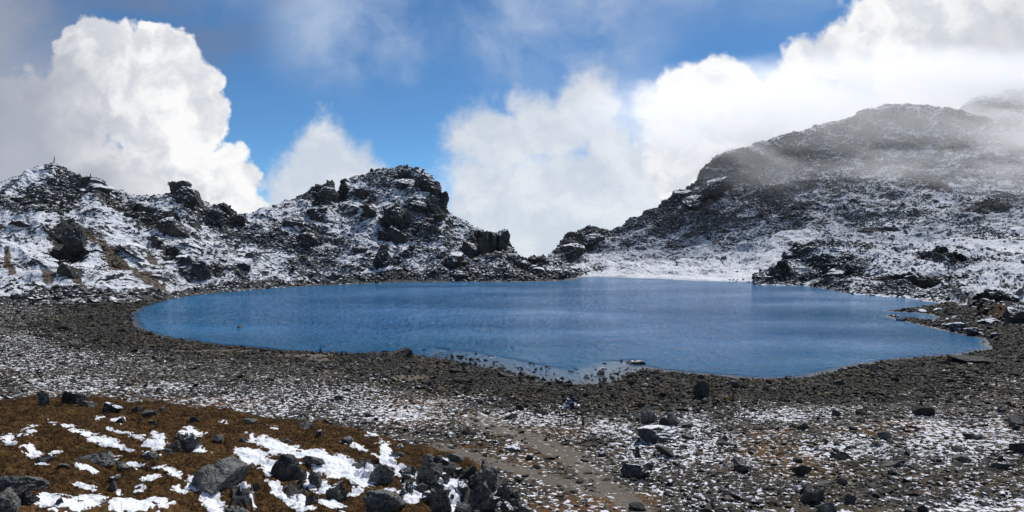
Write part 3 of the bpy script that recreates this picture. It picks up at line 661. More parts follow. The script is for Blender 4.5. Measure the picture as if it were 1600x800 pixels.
#--DETAIL--
# ------------------------------------------------------------------ picking a point of the place
SURF = {k: tuple(a.ravel() for a in v[:5]) for k, v in CULL.items()}
def pick(u, v, keys=None, r=2.2):
    best = None
    for k, (uu, vv, X, Y, Z) in SURF.items():
        if keys and k not in keys: continue
        m = np.nonzero((np.abs(uu - u) < r) & (np.abs(vv - v) < r) & (Y > 2))[0]
        if len(m) == 0: continue
        i = m[np.argmin(Y[m])]
        if best is None or Y[i] < best[1]: best = (float(X[i]), float(Y[i]), float(Z[i]))
    if best is None and r < 30: return pick(u, v, keys, r * 2)
    return best
def crest_at(u):
    U_, V_, X_, Y_, Z_ = SURF['hill100']; m_ = np.nonzero(np.abs(U_ - u) < 1.6)[0]; i = m_[np.argmin(V_[m_])]; return (float(X_[i]), float(Y_[i]), float(Z_[i]))
def on_lake(u, v): x, y = px2w(u, v); return (float(x), float(y), 0.0)

# ------------------------------------------------------------------ rocks
_ico = {}
def ico(sub):
    if sub not in _ico:
        b = bmesh.new(); bmesh.ops.create_icosphere(b, subdivisions=sub, radius=1.0)
        _ico[sub] = (np.array([v.co[:] for v in b.verts], F32), np.array([[v.index for v in f.verts] for f in b.faces], np.int32)); b.free()
    return _ico[sub]
def rot_z(V, a):
    c, s = math.cos(a), math.sin(a); return V @ np.array([[c, s, 0], [-s, c, 0], [0, 0, 1]], F32)
def rot_x(V, a):
    c, s = math.cos(a), math.sin(a); return V @ np.array([[1, 0, 0], [0, c, s], [0, -s, c]], F32)
def rot_y(V, a):
    c, s = math.cos(a), math.sin(a); return V @ np.array([[c, 0, -s], [0, 1, 0], [s, 0, c]], F32)
def rock_shape(seed, sub=3, planes=11, lo=0.26, hi=0.66, rough=0.06, crag=0.04, strata=0.0, flat=1.0):
    """an angular stone about 1 in half size: a ball cut by random planes, then weathered"""
    rg = np.random.RandomState(seed); V, Fc = ico(sub); V = V.copy()
    for i in range(planes):
        n = rg.normal(size=3); n[2] *= 0.8; n /= np.linalg.norm(n); h = rg.uniform(lo, hi)
        V -= np.outer(np.maximum(V @ n - h, 0), n).astype(F32)
    if crag or rough:
        r = V / (np.linalg.norm(V, axis=1, keepdims=True) + 1e-6)
        q = V + seed * 1.37
        D = rough * fbm3(q, 0.45, 5, 0.62, seed) * 2
        if crag:
            f1, e1 = facets2(q[:, 0] * 1.0 + q[:, 1] * 0.6, q[:, 2] * 0.7 + q[:, 1] * 0.5, 0.42, seed); f2, e2 = facets2(q[:, 0] - q[:, 1] * 0.5, q[:, 2] * 0.7 - q[:, 0] * .3, 0.17, seed + 3)
            D = D + crag * (0.9 * f1 + 0.4 * f2)
        if strata:
            t = q[:, 2] * 0.85 + q[:, 0] * 0.35 + 0.12 * fbm3(q, 0.6, 2, .5, seed + 9)
            D = D + strata * (np.abs((t * 5.5) % 1 - 0.5) * 2 - 0.5)
        V = V + r * D[:, None]
    m = np.abs(V).max(0); return (V / m * np.array([1, 1, flat])).astype(F32), Fc
M_rock = mat_rock('rock', 1.0, 1.0, 0.25, 0.03)
M_rock_bare = mat_rock('bare_rock', 0.85, 1.0, 0.0, 0.04)
M_lichen = mat_rock('lichen_rock', 2.1, 2.4, 0.0, 0.05, 0.95)
M_lichen_snow = mat_rock('lichen_rock_snowed', 1.0, 2.4, 0.55, 0.02, 0.7)
M_crag = mat_rock('crag_rock', 0.75, 0.28, 0.66, 0.30)
M_snowrock = mat_rock('snow_topped_rock', 0.9, 1.2, 1.0, 0.03)
RS = [100]
def rock_at(name, p, w, h, label, cat, mat, depth=None, yaw=None, tilt=(0, 0), sub=4, sink=0.28, group=None, seed=None, **kw):
    RS[0] += 1; sd_ = seed or RS[0]; rg = random.Random(sd_)
    V, Fc = rock_shape(sd_, sub, **kw)
    dep = depth or w * rg.uniform(0.6, 0.9)
    V = V * np.array([w / 2, dep / 2, h / 2], F32)
    V = rot_x(rot_y(V, math.radians(tilt[0])), math.radians(tilt[1]))
    V = rot_z(V, math.radians(yaw if yaw is not None else rg.uniform(-25, 25)))
    V[:, 2] -= V[:, 2].min()
    o = mesh_np(name, V, Fc, mat)
    o.location = (p[0], p[1], p[2] - h * sink)
    tag(o, label, cat, group); return o
def rock_px(u, v, w, h, label, mat=None, name='boulder', cat='boulder', keys=None, sink=0.28, **kw):
    kw.setdefault('sub', 5 if w > 34 else 4)
    """a stone whose middle stands at a column and row of the photo, its size given there too"""
    p = pick(u, v + h * 0.30, keys); s = p[1] / FP
    return rock_at(name, p, w * s * 1.08, h * s * 1.15 / (1 - sink), label, cat, mat or M_rock, sink=sink, **kw)

# crags and big rocks on the far slopes
HK = [k for k in SURF if k.startswith('hill') or k.startswith('mountain')]
def crag_px(u, v, w, h, label, lean=0, crag=0.13, name='rock_outcrop', cat='rock outcrop', mat=None, deep=0.9, seed=None, planes=13):
    p = pick(u, v + h * 0.12, HK); s = p[1] / FP
    W_, H_ = w * s * 1.12, h * s * 1.15
    p = (p[0], p[1] + W_ * deep * 0.16, p[2] - H_ * 0.5)
    return rock_at(name, p, W_, H_, label, cat, mat or M_crag, depth=W_ * deep, tilt=(lean, 8), sub=5, sink=0.0, seed=seed, crag=crag * 0.62, rough=0.03, strata=0.022, planes=planes, lo=0.5, hi=0.9)
for a in [
    (270, 352, 44, 36, 'big rounded dark boulder alone on the snowy slope below the saddle', 0, 0.04),
    (286, 303, 46, 32, 'grey rounded rock knob on the ridge crest between flag pole and peak', 20, 0.06),
    (108, 372, 38, 44, 'upper dark crag in the broken rock rib below the flag pole summit', 15, 0.13),
    (96, 398, 46, 22, 'squat middle crag of the rib under the flag pole summit', 0, 0.13),
    (112, 400, 24, 40, 'narrow upright crag of the rib beside the snow gully', 10, 0.12),
    (105, 424, 36, 36, 'lowest dark crag of the rib, just above the snowy foot of the hill', 10, 0.1),
    (206, 393, 48, 15, 'long flat dark slab lying in the brown streak of the slope', 25, 0.08),
    (224, 413, 22, 9, 'small flat slab under the long one in the brown streak', 20, 0.07),
    (152, 290, 28, 22, 'dark block on the ridge just right of the flag pole summit', 10, 0.12),
    (130, 297, 22, 14, 'low dark block tucked under the ridge near the flag pole', 0, 0.12),
    (30, 345, 34, 14, 'low dark ledge above the smooth snowfield at the far left', 0, 0.12),
    (335, 345, 30, 16, 'dark block on the crest right of the rounded rock knob', 0, 0.12),
    (377, 339, 22, 15, 'small dark boulder in the dip of the ridge left of the peak', 0, 0.1),
    (345, 400, 22, 13, 'small dark rock in the middle of the snowy apron', 10, 0.1),
    (392, 396, 22, 24, 'dark rock standing in the snow left of the peak', 10, 0.1),
    (512, 300, 34, 34, 'square dark tower on the shoulder of the craggy peak', -15, 0.10),
    (490, 330, 40, 34, 'broad dark buttress under the square tower', -10, 0.14),
    (488, 375, 30, 44, 'dark slanting slab wall below the square tower buttress', -20, 0.12),
    (455, 345, 30, 26, 'dark broken rock on the left flank of the craggy peak', 0, 0.14),
    (530, 375, 30, 28, 'dark crag in the gully left of the main cliff', 0, 0.14),
    (562, 300, 30, 24, 'dark ledge under the left skyline of the craggy peak', 0, 0.14),
    (575, 330, 26, 34, 'upright dark crag left of the main cliff', 0, 0.14),
    (612, 335, 40, 44, 'upper half of the main dark cliff in the peak face', -10, 0.14),
    (622, 368, 36, 40, 'lower half of the main dark cliff in the peak face', -10, 0.12),
    (598, 368, 26, 34, 'dark rib at the foot of the main cliff', 0, 0.12),
    (636, 285, 44, 26, 'dark rock band just below the summit of the craggy peak', 0, 0.14),
    (672, 290, 34, 34, 'blocky dark shoulder right below the peak summit', 10, 0.13),
    (688, 304, 22, 42, 'steep dark end of the peak where the skyline drops away', 20, 0.10),
    (650, 320, 34, 20, 'dark ledge in the upper right of the peak face', 0, 0.14),
    (597, 409, 24, 48, 'tall narrow grey rib near the lake at the foot of the peak', 12, 0.10),
    (562, 388, 26, 18, 'dark slanting block in snow above the lake shore', 0, 0.1),
    (630, 395, 22, 18, 'dark broken block right of the tall grey rib', 0, 0.12),
    (702, 408, 46, 30, 'big dark wedge rock low on the right foot of the peak', -15, 0.07),
    (716, 426, 30, 14, 'low dark rock between the wedge rock and the water', 0, 0.1),
    (736, 388, 24, 46, 'left pillar of the dark three pillar crag', -8, 0.08),
    (752, 382, 22, 54, 'middle and tallest pillar of the dark three pillar crag', 4, 0.08),
    (766, 382, 18, 50, 'right pillar of the dark three pillar crag', 8, 0.08),
    (784, 374, 26, 44, 'dark horn shaped crag at the right end of the peak ridge', 12, 0.1),
    (800, 400, 30, 20, 'low dark crag below the horn shaped crag', 0, 0.12),
    (815, 412, 24, 18, 'dark lump near the end of the ridge tail', 0, 0.12),
    (842, 420, 26, 12, 'last dark lump of the ridge tail before the outlet', 0, 0.12),
    (690, 338, 14, 16, 'small grey block on the snow shoulder right of the peak', 10, 0.08),
    (892, 392, 50, 26, 'dark crag at the very foot of the misty mountain ridge', -20, 0.13),
    (920, 372, 46, 30, 'dark crag above the foot of the misty mountain ridge', -20, 0.12),
    (1060, 306, 38, 22, 'dark cliff on the left skyline of the misty mountain', -30, 0.12),
    (1112, 296, 62, 26, 'long dark crag slanting up the flank of the misty mountain', -25, 0.12),
    (1082, 316, 44, 26, 'dark crag at the lower end of the slanting rock band', -30, 0.12),
    (1136, 240, 40, 14, 'jagged rock on the skyline halfway up the misty mountain', -20, 0.13),
    (1236, 396, 26, 14, 'dark rock crown on the corner of the near shoulder', 0, 0.13),
    (1266, 388, 18, 12, 'small dark rock right of the crown on the near shoulder', 0, 0.12),
    (1310, 425, 44, 26, 'dark rock band in the slope above the lake', 0, 0.14),
    (1500, 384, 34, 16, 'dark block on the terrace edge high on the right', 0, 0.12),
    (1573, 300, 44, 14, 'dark ledge in the mist near the right edge of the mountain', 0, 0.12),
    (1596, 496, 44, 58, 'big black rock face at the right edge above the shore', 0, 0.1),
    (1556, 505, 40, 22, 'low dark rock beside the big black rock face', 0, 0.12),
]:
    crag_px(a[0], a[1], a[2], a[3], a[4], a[5], a[6])

# ------------------------------------------------------------------ loose stones on the flats
GU, GV, GX, GY, GZ, GD, GRUB, GDIRT, GTURF, GSNOW = [a.ravel() for a in CULL['ground']]
MU, MV, MX, MY, MZ, MS, MR = [a.ravel() for a in CULL['mound']]
def build_rubble():
    rg = np.random.RandomState(5)
    rows, cols = CULL['ground'][0].shape
    A = (GY ** 3); A = A / A.max()
    land = (GD > -7) & (GY < 175) & (GU > -150) & (GU < 1750) & (GV < 1000)
    size = 0.10 + 0.0022 * GY
    cover = 0.16 + 0.5 * np.clip(GRUB, 0, 1) ** 1.5
    patch = sstep(fbm2(GX, GY, 8, 4, .6, 303), -0.22, 0.2)
    cover = np.where(GD < 12, 0.30 + 0.75 * patch, cover); size = size * (0.75 + 0.6 * sstep(fbm2(GX, GY, 5, 3, .6, 304), -0.3, 0.3)); cover *= (1 - 0.93 * GDIRT) * (1 - 0.6 * GTURF) * np.where(GSNOW > 0.5, 0.45, 1)
    cover = np.where(GD < 0, 0.16 * np.exp(GD / 3.0) * (0.35 + sstep(GU, 640, 720) * sstep(GU, 1120, 980)), cover)
    w = np.where(land, cover * A / size ** 2, 0); w = w / w.sum()
    def scatter(n, sub, variants, smin, smax, k=1.0, wt=w):
        idx = rg.choice(len(wt), n, p=wt); base = []
        for i in range(variants):
            if sub == 1:
                V, Fc = ico(1); V = V * (1 + 0.28 * rg.uniform(-1, 1, (len(V), 1))); V = V.astype(F32)
            else: V, Fc = rock_shape(900 + i, sub, planes=9, rough=0.02)
            base.append(V)
        B = np.stack(base); nb = B.shape[1]
        var = rg.randint(0, variants, n); Y = GY[idx]
        s = size[idx] * k * np.clip(np.exp(rg.normal(0, 0.42, n)), smin, smax)
        sc = np.stack([s * rg.uniform(0.7, 1.3, n), s * rg.uniform(0.6, 1.0, n), s * rg.uniform(0.16, 0.5, n) * np.where(GD[idx] < 14, 1.6, 1.0)], -1) * 0.62
        P = B[var] * sc[:, None, :]
        ya = rg.uniform(0, 6.283, n); tl = rg.normal(0, 1, n) * np.where(GD[idx] < 14, 0.5, 0.24); tb = rg.normal(0, 0.2, n)
        c, q = np.cos(tl)[:, None], np.sin(tl)[:, None]; y_, z_ = P[..., 1] * c - P[..., 2] * q, P[..., 1] * q + P[..., 2] * c; x_ = P[..., 0]
        c, q = np.cos(tb)[:, None], np.sin(tb)[:, None]; x_, z_ = x_ * c - z_ * q, x_ * q + z_ * c
        c, q = np.cos(ya)[:, None], np.sin(ya)[:, None]; x2, y2 = x_ * c - y_ * q, x_ * q + y_ * c
        jx = rg.uniform(-.5, .5, (n, 1)) * (Y[:, None] * 0.002); jy = rg.uniform(-.5, .5, (n, 1)) * (Y[:, None] ** 2 * 1e-4)
        V = np.stack([x2 + GX[idx][:, None] + jx, y2 + GY[idx][:, None] + jy, z_ + (GZ[idx] + sc[:, 2] * 0.25)[:, None]], -1).reshape(-1, 3)
        Fi = ico(sub)[1]; Fa = (Fi[None] + (np.arange(n) * nb)[:, None, None]).reshape(-1, 3)
        return V, Fa, np.repeat(GSNOW[idx], nb), np.repeat(rg.uniform(0, 1, n), nb)
    parts = [scatter(110000, 1, 14, 0.4, 1.7), scatter(9000, 2, 16, 1.3, 2.6, 1.35)]
    off = 0; Vs, Fs, Sn, Rn = [], [], [], []
    for V, Fa, sn, rn in parts: Vs.append(V); Fs.append(Fa + off); off += len(V); Sn.append(sn); Rn.append(rn)
    m, g, b = newmat('loose_stone'); P = g.n('ShaderNodeTexCoord').outputs['Object']; r = g.attr('tone'); sn = g.attr('snow')
    n = g.noise(P, 5, 4, 0.7)
    c = g.mix(g.m('POWER', r, 2.4), (0.014, 0.0135, 0.012), (0.115, 0.108, 0.090)); c = g.mix(g.m('MULTIPLY', g.ss(n, 0.45, 0.7), 0.4), c, (0.06, 0.050, 0.034)); c = g.mix(1.0, c, g.mix(g.ss(g.noise(P, 0.16, 4, 0.6), 0.38, 0.62), (0.85, 0.88, 0.92), (1.2, 1.06, 0.84)), 'MULTIPLY')
    geo = g.n('ShaderNodeNewGeometry'); sp = g.n('ShaderNodeSeparateXYZ'); g.l(geo.outputs['Normal'], sp.inputs[0])
    f = g.ss(g.m('ADD', g.m('ADD', sp.outputs[2], g.m('MULTIPLY', sn, 0.75)), g.m('MULTIPLY', g.m('SUBTRACT', g.noise(P, 2.5, 4, 0.7), 0.5), 2.2)), 1.34, 1.42)
    g.put(b.inputs['Base Color'], g.mix(f, c, SNOW)); b.inputs['Roughness'].default_value = 0.85; b.inputs['Specular IOR Level'].default_value = 0.3
    bump(g, b, g.noise(P, 14, 4, 0.7), 0.6, 0.02)
    o = mesh_np('rubble', np.concatenate(Vs), np.concatenate(Fs), m, {'snow': np.concatenate(Sn), 'tone': np.concatenate(Rn)})
    tag(o, 'countless small angular grey stones strewn over the shore and flats', 'rubble', kind='stuff')
build_rubble()

def build_hill_stones():
    rg = np.random.RandomState(15); Vs, Fs, Sn, Rn = [], [], [], []; off = 0
    base = []
    for i in range(14):
        V, Fc = ico(1); V = V * (1 + 0.3 * rg.uniform(-1, 1, (len(V), 1))); base.append(V.astype(F32))
    B = np.stack(base); nb = B.shape[1]
    for key, n, smed in (('hill100', 30000, 0.75), ('mountain300', 70000, 0.66), ('hill500', 16000, 0.6)):
        if key not in SURF: continue
        U, Vv, X, Y, Z = SURF[key]; rk, bare, cl, sl = HILLX[key]
        w = Y ** 2 * (0.05 + 1.2 * sstep(cl, 0.02, 0.25) + 0.6 * np.clip(bare, 0, 1) + 0.15 * rk) * np.where(bare < -0.15, 0.15, 1) * (Z > -0.3) * (U > -200) * (U < 1800)
        if key == 'hill100':
            w = w * np.where((U < 420) & (Vv > interp(U, [(0, 330), (150, 350), (250, 380), (330, 430), (420, 440)], 1)) & (bare < .3), 0.12, 1)
            w = w * (1 + 3 * np.clip(blobmask(U, Vv, [(260, 400, 90, 9, 38), (320, 425, 60, 14, 30), (190, 325, 120, 12, 22), (60, 318, 80, 14)]), 0, 1))
        w = w * (1 - 0.55 * sstep(U, 430, 500) * sstep(U, 760, 700) * (key == 'hill100'))
        if key == 'mountain300': w = w * (1 - 0.97 * np.clip(blobmask(U, Vv, [(1060, 424, 185, 22), (1420, 240, 60, 10), (1500, 396, 120, 8)]) * 3, 0, 1))
        w /= w.sum(); idx = rg.choice(len(w), n, p=w); s = smed * np.clip(np.exp(rg.normal(-0.25, 0.5, n)), 0.3, 3.2)
        sc = np.stack([s * rg.uniform(.6, 1.2, n), s * rg.uniform(.6, 1.0, n), s * rg.uniform(.4, .9, n)], -1) * 0.6
        P = B[rg.randint(0, 14, n)] * sc[:, None, :]; ya = rg.uniform(-.6, .6, n); tb = rg.normal(-0.25, 0.35, n)
        c, q = np.cos(tb)[:, None], np.sin(tb)[:, None]; x_, z_ = P[..., 0] * c - P[..., 2] * q, P[..., 0] * q + P[..., 2] * c
        c, q = np.cos(ya)[:, None], np.sin(ya)[:, None]; x2, y2 = x_ * c - P[..., 1] * q, x_ * q + P[..., 1] * c
        j = rg.uniform(-.3, .3, (n, 1))
        V = np.stack([x2 + X[idx][:, None] + j, y2 + Y[idx][:, None], z_ + Z[idx][:, None] + sc[:, 2:3] * 0.15], -1).reshape(-1, 3)
        Vs.append(V); Fs.append((ico(1)[1][None] + (np.arange(n) * nb)[:, None, None]).reshape(-1, 3) + off); off += len(V)
        Rn.append(np.repeat(rg.uniform(0, 1, n), nb))
    m, g, b = newmat('scree_stone'); P = g.n('ShaderNodeTexCoord').outputs['Object']; r = g.attr('tone')
    c = g.mix(g.m('POWER', r, 1.8), (0.022, 0.023, 0.025), (0.14, 0.14, 0.135))
    geo = g.n('ShaderNodeNewGeometry'); sp = g.n('ShaderNodeSeparateXYZ'); g.l(geo.outputs['Normal'], sp.inputs[0])
    f = g.ss(g.m('ADD', sp.outputs[2], g.m('MULTIPLY', g.m('SUBTRACT', g.noise(P, 0.9, 3, 0.7), 0.5), 2.0)), 0.86, 0.98)
    g.put(b.inputs['Base Color'], g.mix(f, c, SNOW)); b.inputs['Roughness'].default_value = 0.9; b.inputs['Specular IOR Level'].default_value = 0.2
    o = mesh_np('scree', np.concatenate(Vs), np.concatenate(Fs), m, {'tone': np.concatenate(Rn)})
    tag(o, 'countless dark blocks of scree lying over the snowy slopes', 'scree', kind='stuff')
build_hill_stones()

def build_grass():
    rg = np.random.RandomState(8)
    ok = (MS < 0.25) & (MR < 0.45) & (MU > -100) & (MU < 860) & (MV < 900) & (MY < 26)
    w = np.where(ok, MY ** 3, 0); w /= w.sum(); n = 170000
    idx = rg.choice(len(w), n, p=w)
    bx = MX[idx] + rg.normal(0, 0.03, n); by = MY[idx] + rg.normal(0, 0.03, n); bz = MZ[idx] - 0.01
    h = rg.uniform(0.02, 0.085, n) * (0.7 + 0.5 * (fbm2(bx, by, 0.6, 3, .6, 5) > 0)); a = rg.uniform(0, 6.283, n); ww = rg.uniform(0.004, 0.009, n)
    lx = rg.normal(0.25, 0.5, n) * h; ly = rg.normal(-0.2, 0.5, n) * h
    c, s = np.cos(a), np.sin(a)
    V = np.stack([np.stack([bx - c * ww, by - s * ww, bz], -1), np.stack([bx + c * ww, by + s * ww, bz], -1), np.stack([bx + lx, by + ly, bz + h], -1)], 1).reshape(-1, 3)
    m, g, b = newmat('dry_grass'); P = g.n('ShaderNodeTexCoord').outputs['Object']; r = g.attr('tone')
    c_ = g.mix(r, (0.055, 0.028, 0.010), (0.20, 0.125, 0.045)); g.put(b.inputs['Base Color'], c_); b.inputs['Roughness'].default_value = 0.9
    o = mesh_np('dry_grass', V, np.arange(3 * n).reshape(-1, 3), m, {'tone': np.repeat(rg.uniform(0, 1, n) ** 1.5, 3)})
    tag(o, 'short brown dry alpine grass covering the hummock in front', 'dry grass', kind='stuff')
build_grass()

# ------------------------------------------------------------------ rocks on the turf hummock
MK = ['mound']
for a in [
    (330, 745, 84, 46, 'large pale lichened slab jutting from the brown turf hummock', M_lichen, dict(tilt=(12, 20), lo=.3, strata=.02, crag=.05, planes=8, depth=1.5)),
    (368, 786, 92, 58, 'dark broken ledge below the large pale lichened slab', M_lichen, dict(tilt=(30, 0), crag=.14, strata=.03, sink=.4)),
    (448, 730, 50, 44, 'square dark brown boulder at the edge of the big snow patch', M_rock_bare, dict(tilt=(0, -10), lo=.5, crag=.08, sink=.5)),
    (490, 716, 40, 11, 'long narrow slab slanting out from behind the square brown boulder', M_lichen, dict(tilt=(16, 0), lo=.4)),
    (475, 739, 12, 20, 'narrow upright stone in snow right of the square brown boulder', M_lichen, {}),
    (498, 742, 20, 24, 'small leaning stone in snow beside the narrow upright stone', M_lichen, dict(tilt=(-30, 0))),
    (532, 764, 44, 50, 'craggy grey rock ringed by snow in the middle of the hummock rocks', M_lichen_snow, dict(crag=.14)),
    (592, 738, 52, 36, 'dark shaded rock behind the snow hollow', M_lichen, dict(crag=.12)),
    (560, 722, 34, 14, 'low dark rock at the upper rim of the snow hollow', M_lichen, dict(crag=.12)),
    (590, 786, 86, 44, 'broad cracked grey slab at the bottom edge with orange lichen', M_lichen, dict(tilt=(10, 16), strata=.03, crag=.05)),
    (668, 742, 38, 60, 'tall ribbed grey rock left of the snow gully', M_lichen, dict(tilt=(-6, 8), strata=.06, crag=.14, planes=16, lo=.45, hi=.8)),
    (690, 775, 46, 60, 'ribbed grey rock below the tall one left of the snow gully', M_lichen, dict(tilt=(-6, 8), strata=.06, crag=.14, planes=16, lo=.45, hi=.8)),
    (722, 736, 48, 28, 'dark overhanging rock at the corner of the hummock', M_rock_bare, dict(crag=.12, strata=.03)),
    (708, 708, 34, 12, 'flat dark rock on the crest of the hummock end', M_lichen, dict(crag=.1)),
    (760, 750, 60, 44, 'rough ribbed crag on the end of the hummock above the path', M_lichen, dict(tilt=(12, 10), strata=.07, crag=.14, planes=16, lo=.45, hi=.8)),
    (752, 782, 60, 50, 'lower ribbed crag on the end of the hummock', M_lichen, dict(tilt=(12, 10), strata=.07, crag=.14, planes=16, lo=.45, hi=.8)),
    (793, 770, 36, 44, 'outermost rough rock at the hummock end', M_lichen_snow, dict(crag=.14)),
    (724, 796, 40, 30, 'dark rock at the bottom edge right of the snow gully', M_lichen, dict(crag=.13)),
    (815, 797, 36, 24, 'low rock at the bottom edge where the hummock meets the flats', M_lichen_snow, dict(crag=.13)),
    (625, 705, 22, 10, 'flat stone lying at the head of the snow gully', M_lichen, {}),
    (278, 691, 26, 22, 'jagged greenish rock standing in the turf', M_lichen, dict(tilt=(-25, 0), strata=.05, crag=.13)),
    (298, 687, 24, 20, 'second jagged greenish rock touching the first one in the turf', M_lichen, dict(tilt=(20, 0), strata=.05, crag=.13)),
    (14, 792, 56, 34, 'rounded grey boulder cut by the bottom left corner', M_lichen, dict(planes=5, lo=.75)),
    (48, 752, 84, 26, 'long flat slab on the dark ledge at the far left of the hummock', M_lichen, dict(strata=.04, lo=.4)),
    (36, 776, 66, 34, 'dark ledge below the long flat slab at the far left', M_rock_bare, dict(crag=.12)),
    (162, 713, 72, 17, 'low dark ribbed rock lying along the turf slope', M_lichen, dict(tilt=(12, 0), strata=.05, crag=.1)),
    (192, 722, 30, 10, 'small rock at the lower end of the low ribbed rock', M_lichen, dict(strata=.04)),
    (72, 714, 28, 8, 'flat dark rock between two snow patches on the left turf', M_lichen, {}),
    (100, 724, 20, 7, 'small greenish stone sunk in the turf at left', M_lichen, {}),
    (240, 707, 26, 10, 'grey stone ringed by snow on the turf', M_lichen, {}),
    (180, 755, 22, 18, 'low broken rock in the turf above the lower snow patches', M_lichen, dict(crag=.12)),
    (180, 742, 26, 9, 'flat grey rock in the turf with snow on its edge', M_lichen_snow, {}),
    (97, 778, 14, 9, 'little grey stone in the lower left snow patch', M_lichen, {}),
    (264, 700, 14, 9, 'small grey stone in the snow by the jagged greenish rocks', M_lichen, {}),
    (170, 636, 40, 19, 'black rock with snow in its hollow on the hummock crest', M_snowrock, dict(crag=.12)),
    (70, 622, 18, 20, 'pale upright stone on the crest of the hummock', M_lichen, dict(tilt=(-15, 0))),
    (118, 620, 34, 18, 'dark peaked rock on the crest beside the pale upright stone', M_rock_bare, {}),
    (140, 627, 34, 12, 'low grey rock right of the dark peaked rock on the crest', M_lichen, {}),
    (215, 632, 28, 13, 'dark rock right of the black snowy rock on the crest', M_rock_bare, {}),
    (235, 641, 24, 8, 'flat grey rock on the crest below the dark rock', M_lichen, {}),
    (256, 634, 16, 6, 'small pale rock at the right of the crest row', M_lichen, {}),
    (190, 653, 20, 9, 'small black rock with a snow apron on the turf', M_rock_bare, {}),
    (238, 656, 13, 9, 'little black pyramid stone on the turf', M_rock_bare, {}),
    (216, 653, 6, 7, 'tiny upright grey stone between two black ones', M_lichen, {}),
    (306, 650, 14, 7, 'small dark stone at the upper rim of the turf', M_rock_bare, {}),
    (342, 683, 26, 9, 'mossy green grey rock sunk in the upper turf', M_lichen, {}),
    (377, 684, 12, 9, 'dark stone right of the mossy rock in the upper turf', M_lichen, {}),
    (448, 684, 14, 7, 'dark stone alone in the upper turf', M_lichen, {}),
    (498, 672, 18, 9, 'greenish stone with snow near the rim of the turf', M_lichen_snow, {}),
    (478, 662, 26, 6, 'flat pale slab on the rim of the turf', M_lichen, {}),
    (388, 655, 26, 7, 'flat dark slab at the far rim of the turf', M_lichen, {}),
    (540, 683, 24, 5, 'flat slab in the turf above the snow hollow', M_lichen, {}),
    (566, 666, 14, 5, 'small dark slab at the far end of the rim', M_lichen, {}),
    (400, 758, 18, 12, 'small rock in the turf right of the large pale slab', M_lichen, {}),
    (485, 779, 22, 18, 'lumpy rock in the lower snow left of the cracked slab', M_lichen, dict(crag=.12)),
    (545, 700, 9, 5, 'pebble sized rock in the snow above the hollow', M_lichen, {}),
]:
    k_ = dict(sink=.40); k_.update(a[6]); big_ = 0.86 if a[2] > 34 else 1.0
    rock_px(a[0], a[1] + 2, a[2] * (0.9 if a[2] > 34 else 1), a[3] * big_, a[4], mat=a[5], keys=MK, name='rock', cat='rock', **k_)

def hummock_stones():
    rg = random.Random(77); kinds = []
    for i in range(10):
        V, Fc = rock_shape(600 + i, 4, planes=13, rough=.05, crag=.10, strata=.04); V = V * np.array([.5, .4, .4], F32); V[:, 2] -= V[:, 2].min()
        kinds.append(mesh_np('crag_stone', V, Fc, M_lichen_snow if i % 3 == 0 else M_lichen, link=False))
    for i in range(46):
        u = rg.uniform(625, 820); v = interp(u, CREST, 1) + rg.uniform(4, 80)
        if v > 800: v = rg.uniform(770, 798)
        p = pick(u, v, MK, 2.0)
        if p is None: continue
        s_ = rg.uniform(0.14, 0.42); o = bpy.data.objects.new('crag_stone', kinds[i % 10]); COL.objects.link(o)
        o.scale = (s_, s_, s_ * rg.uniform(.6, 1.3)); o.location = (p[0], p[1], p[2] - 0.12 * s_); o.rotation_euler = (rg.uniform(-.3, .3), rg.uniform(-.5, .5), rg.uniform(0, 6.28))
        tag(o, 'rough small grey stone wedged among the crags at the hummock end', 'rock', 'small stones among the hummock end crags')
hummock_stones()

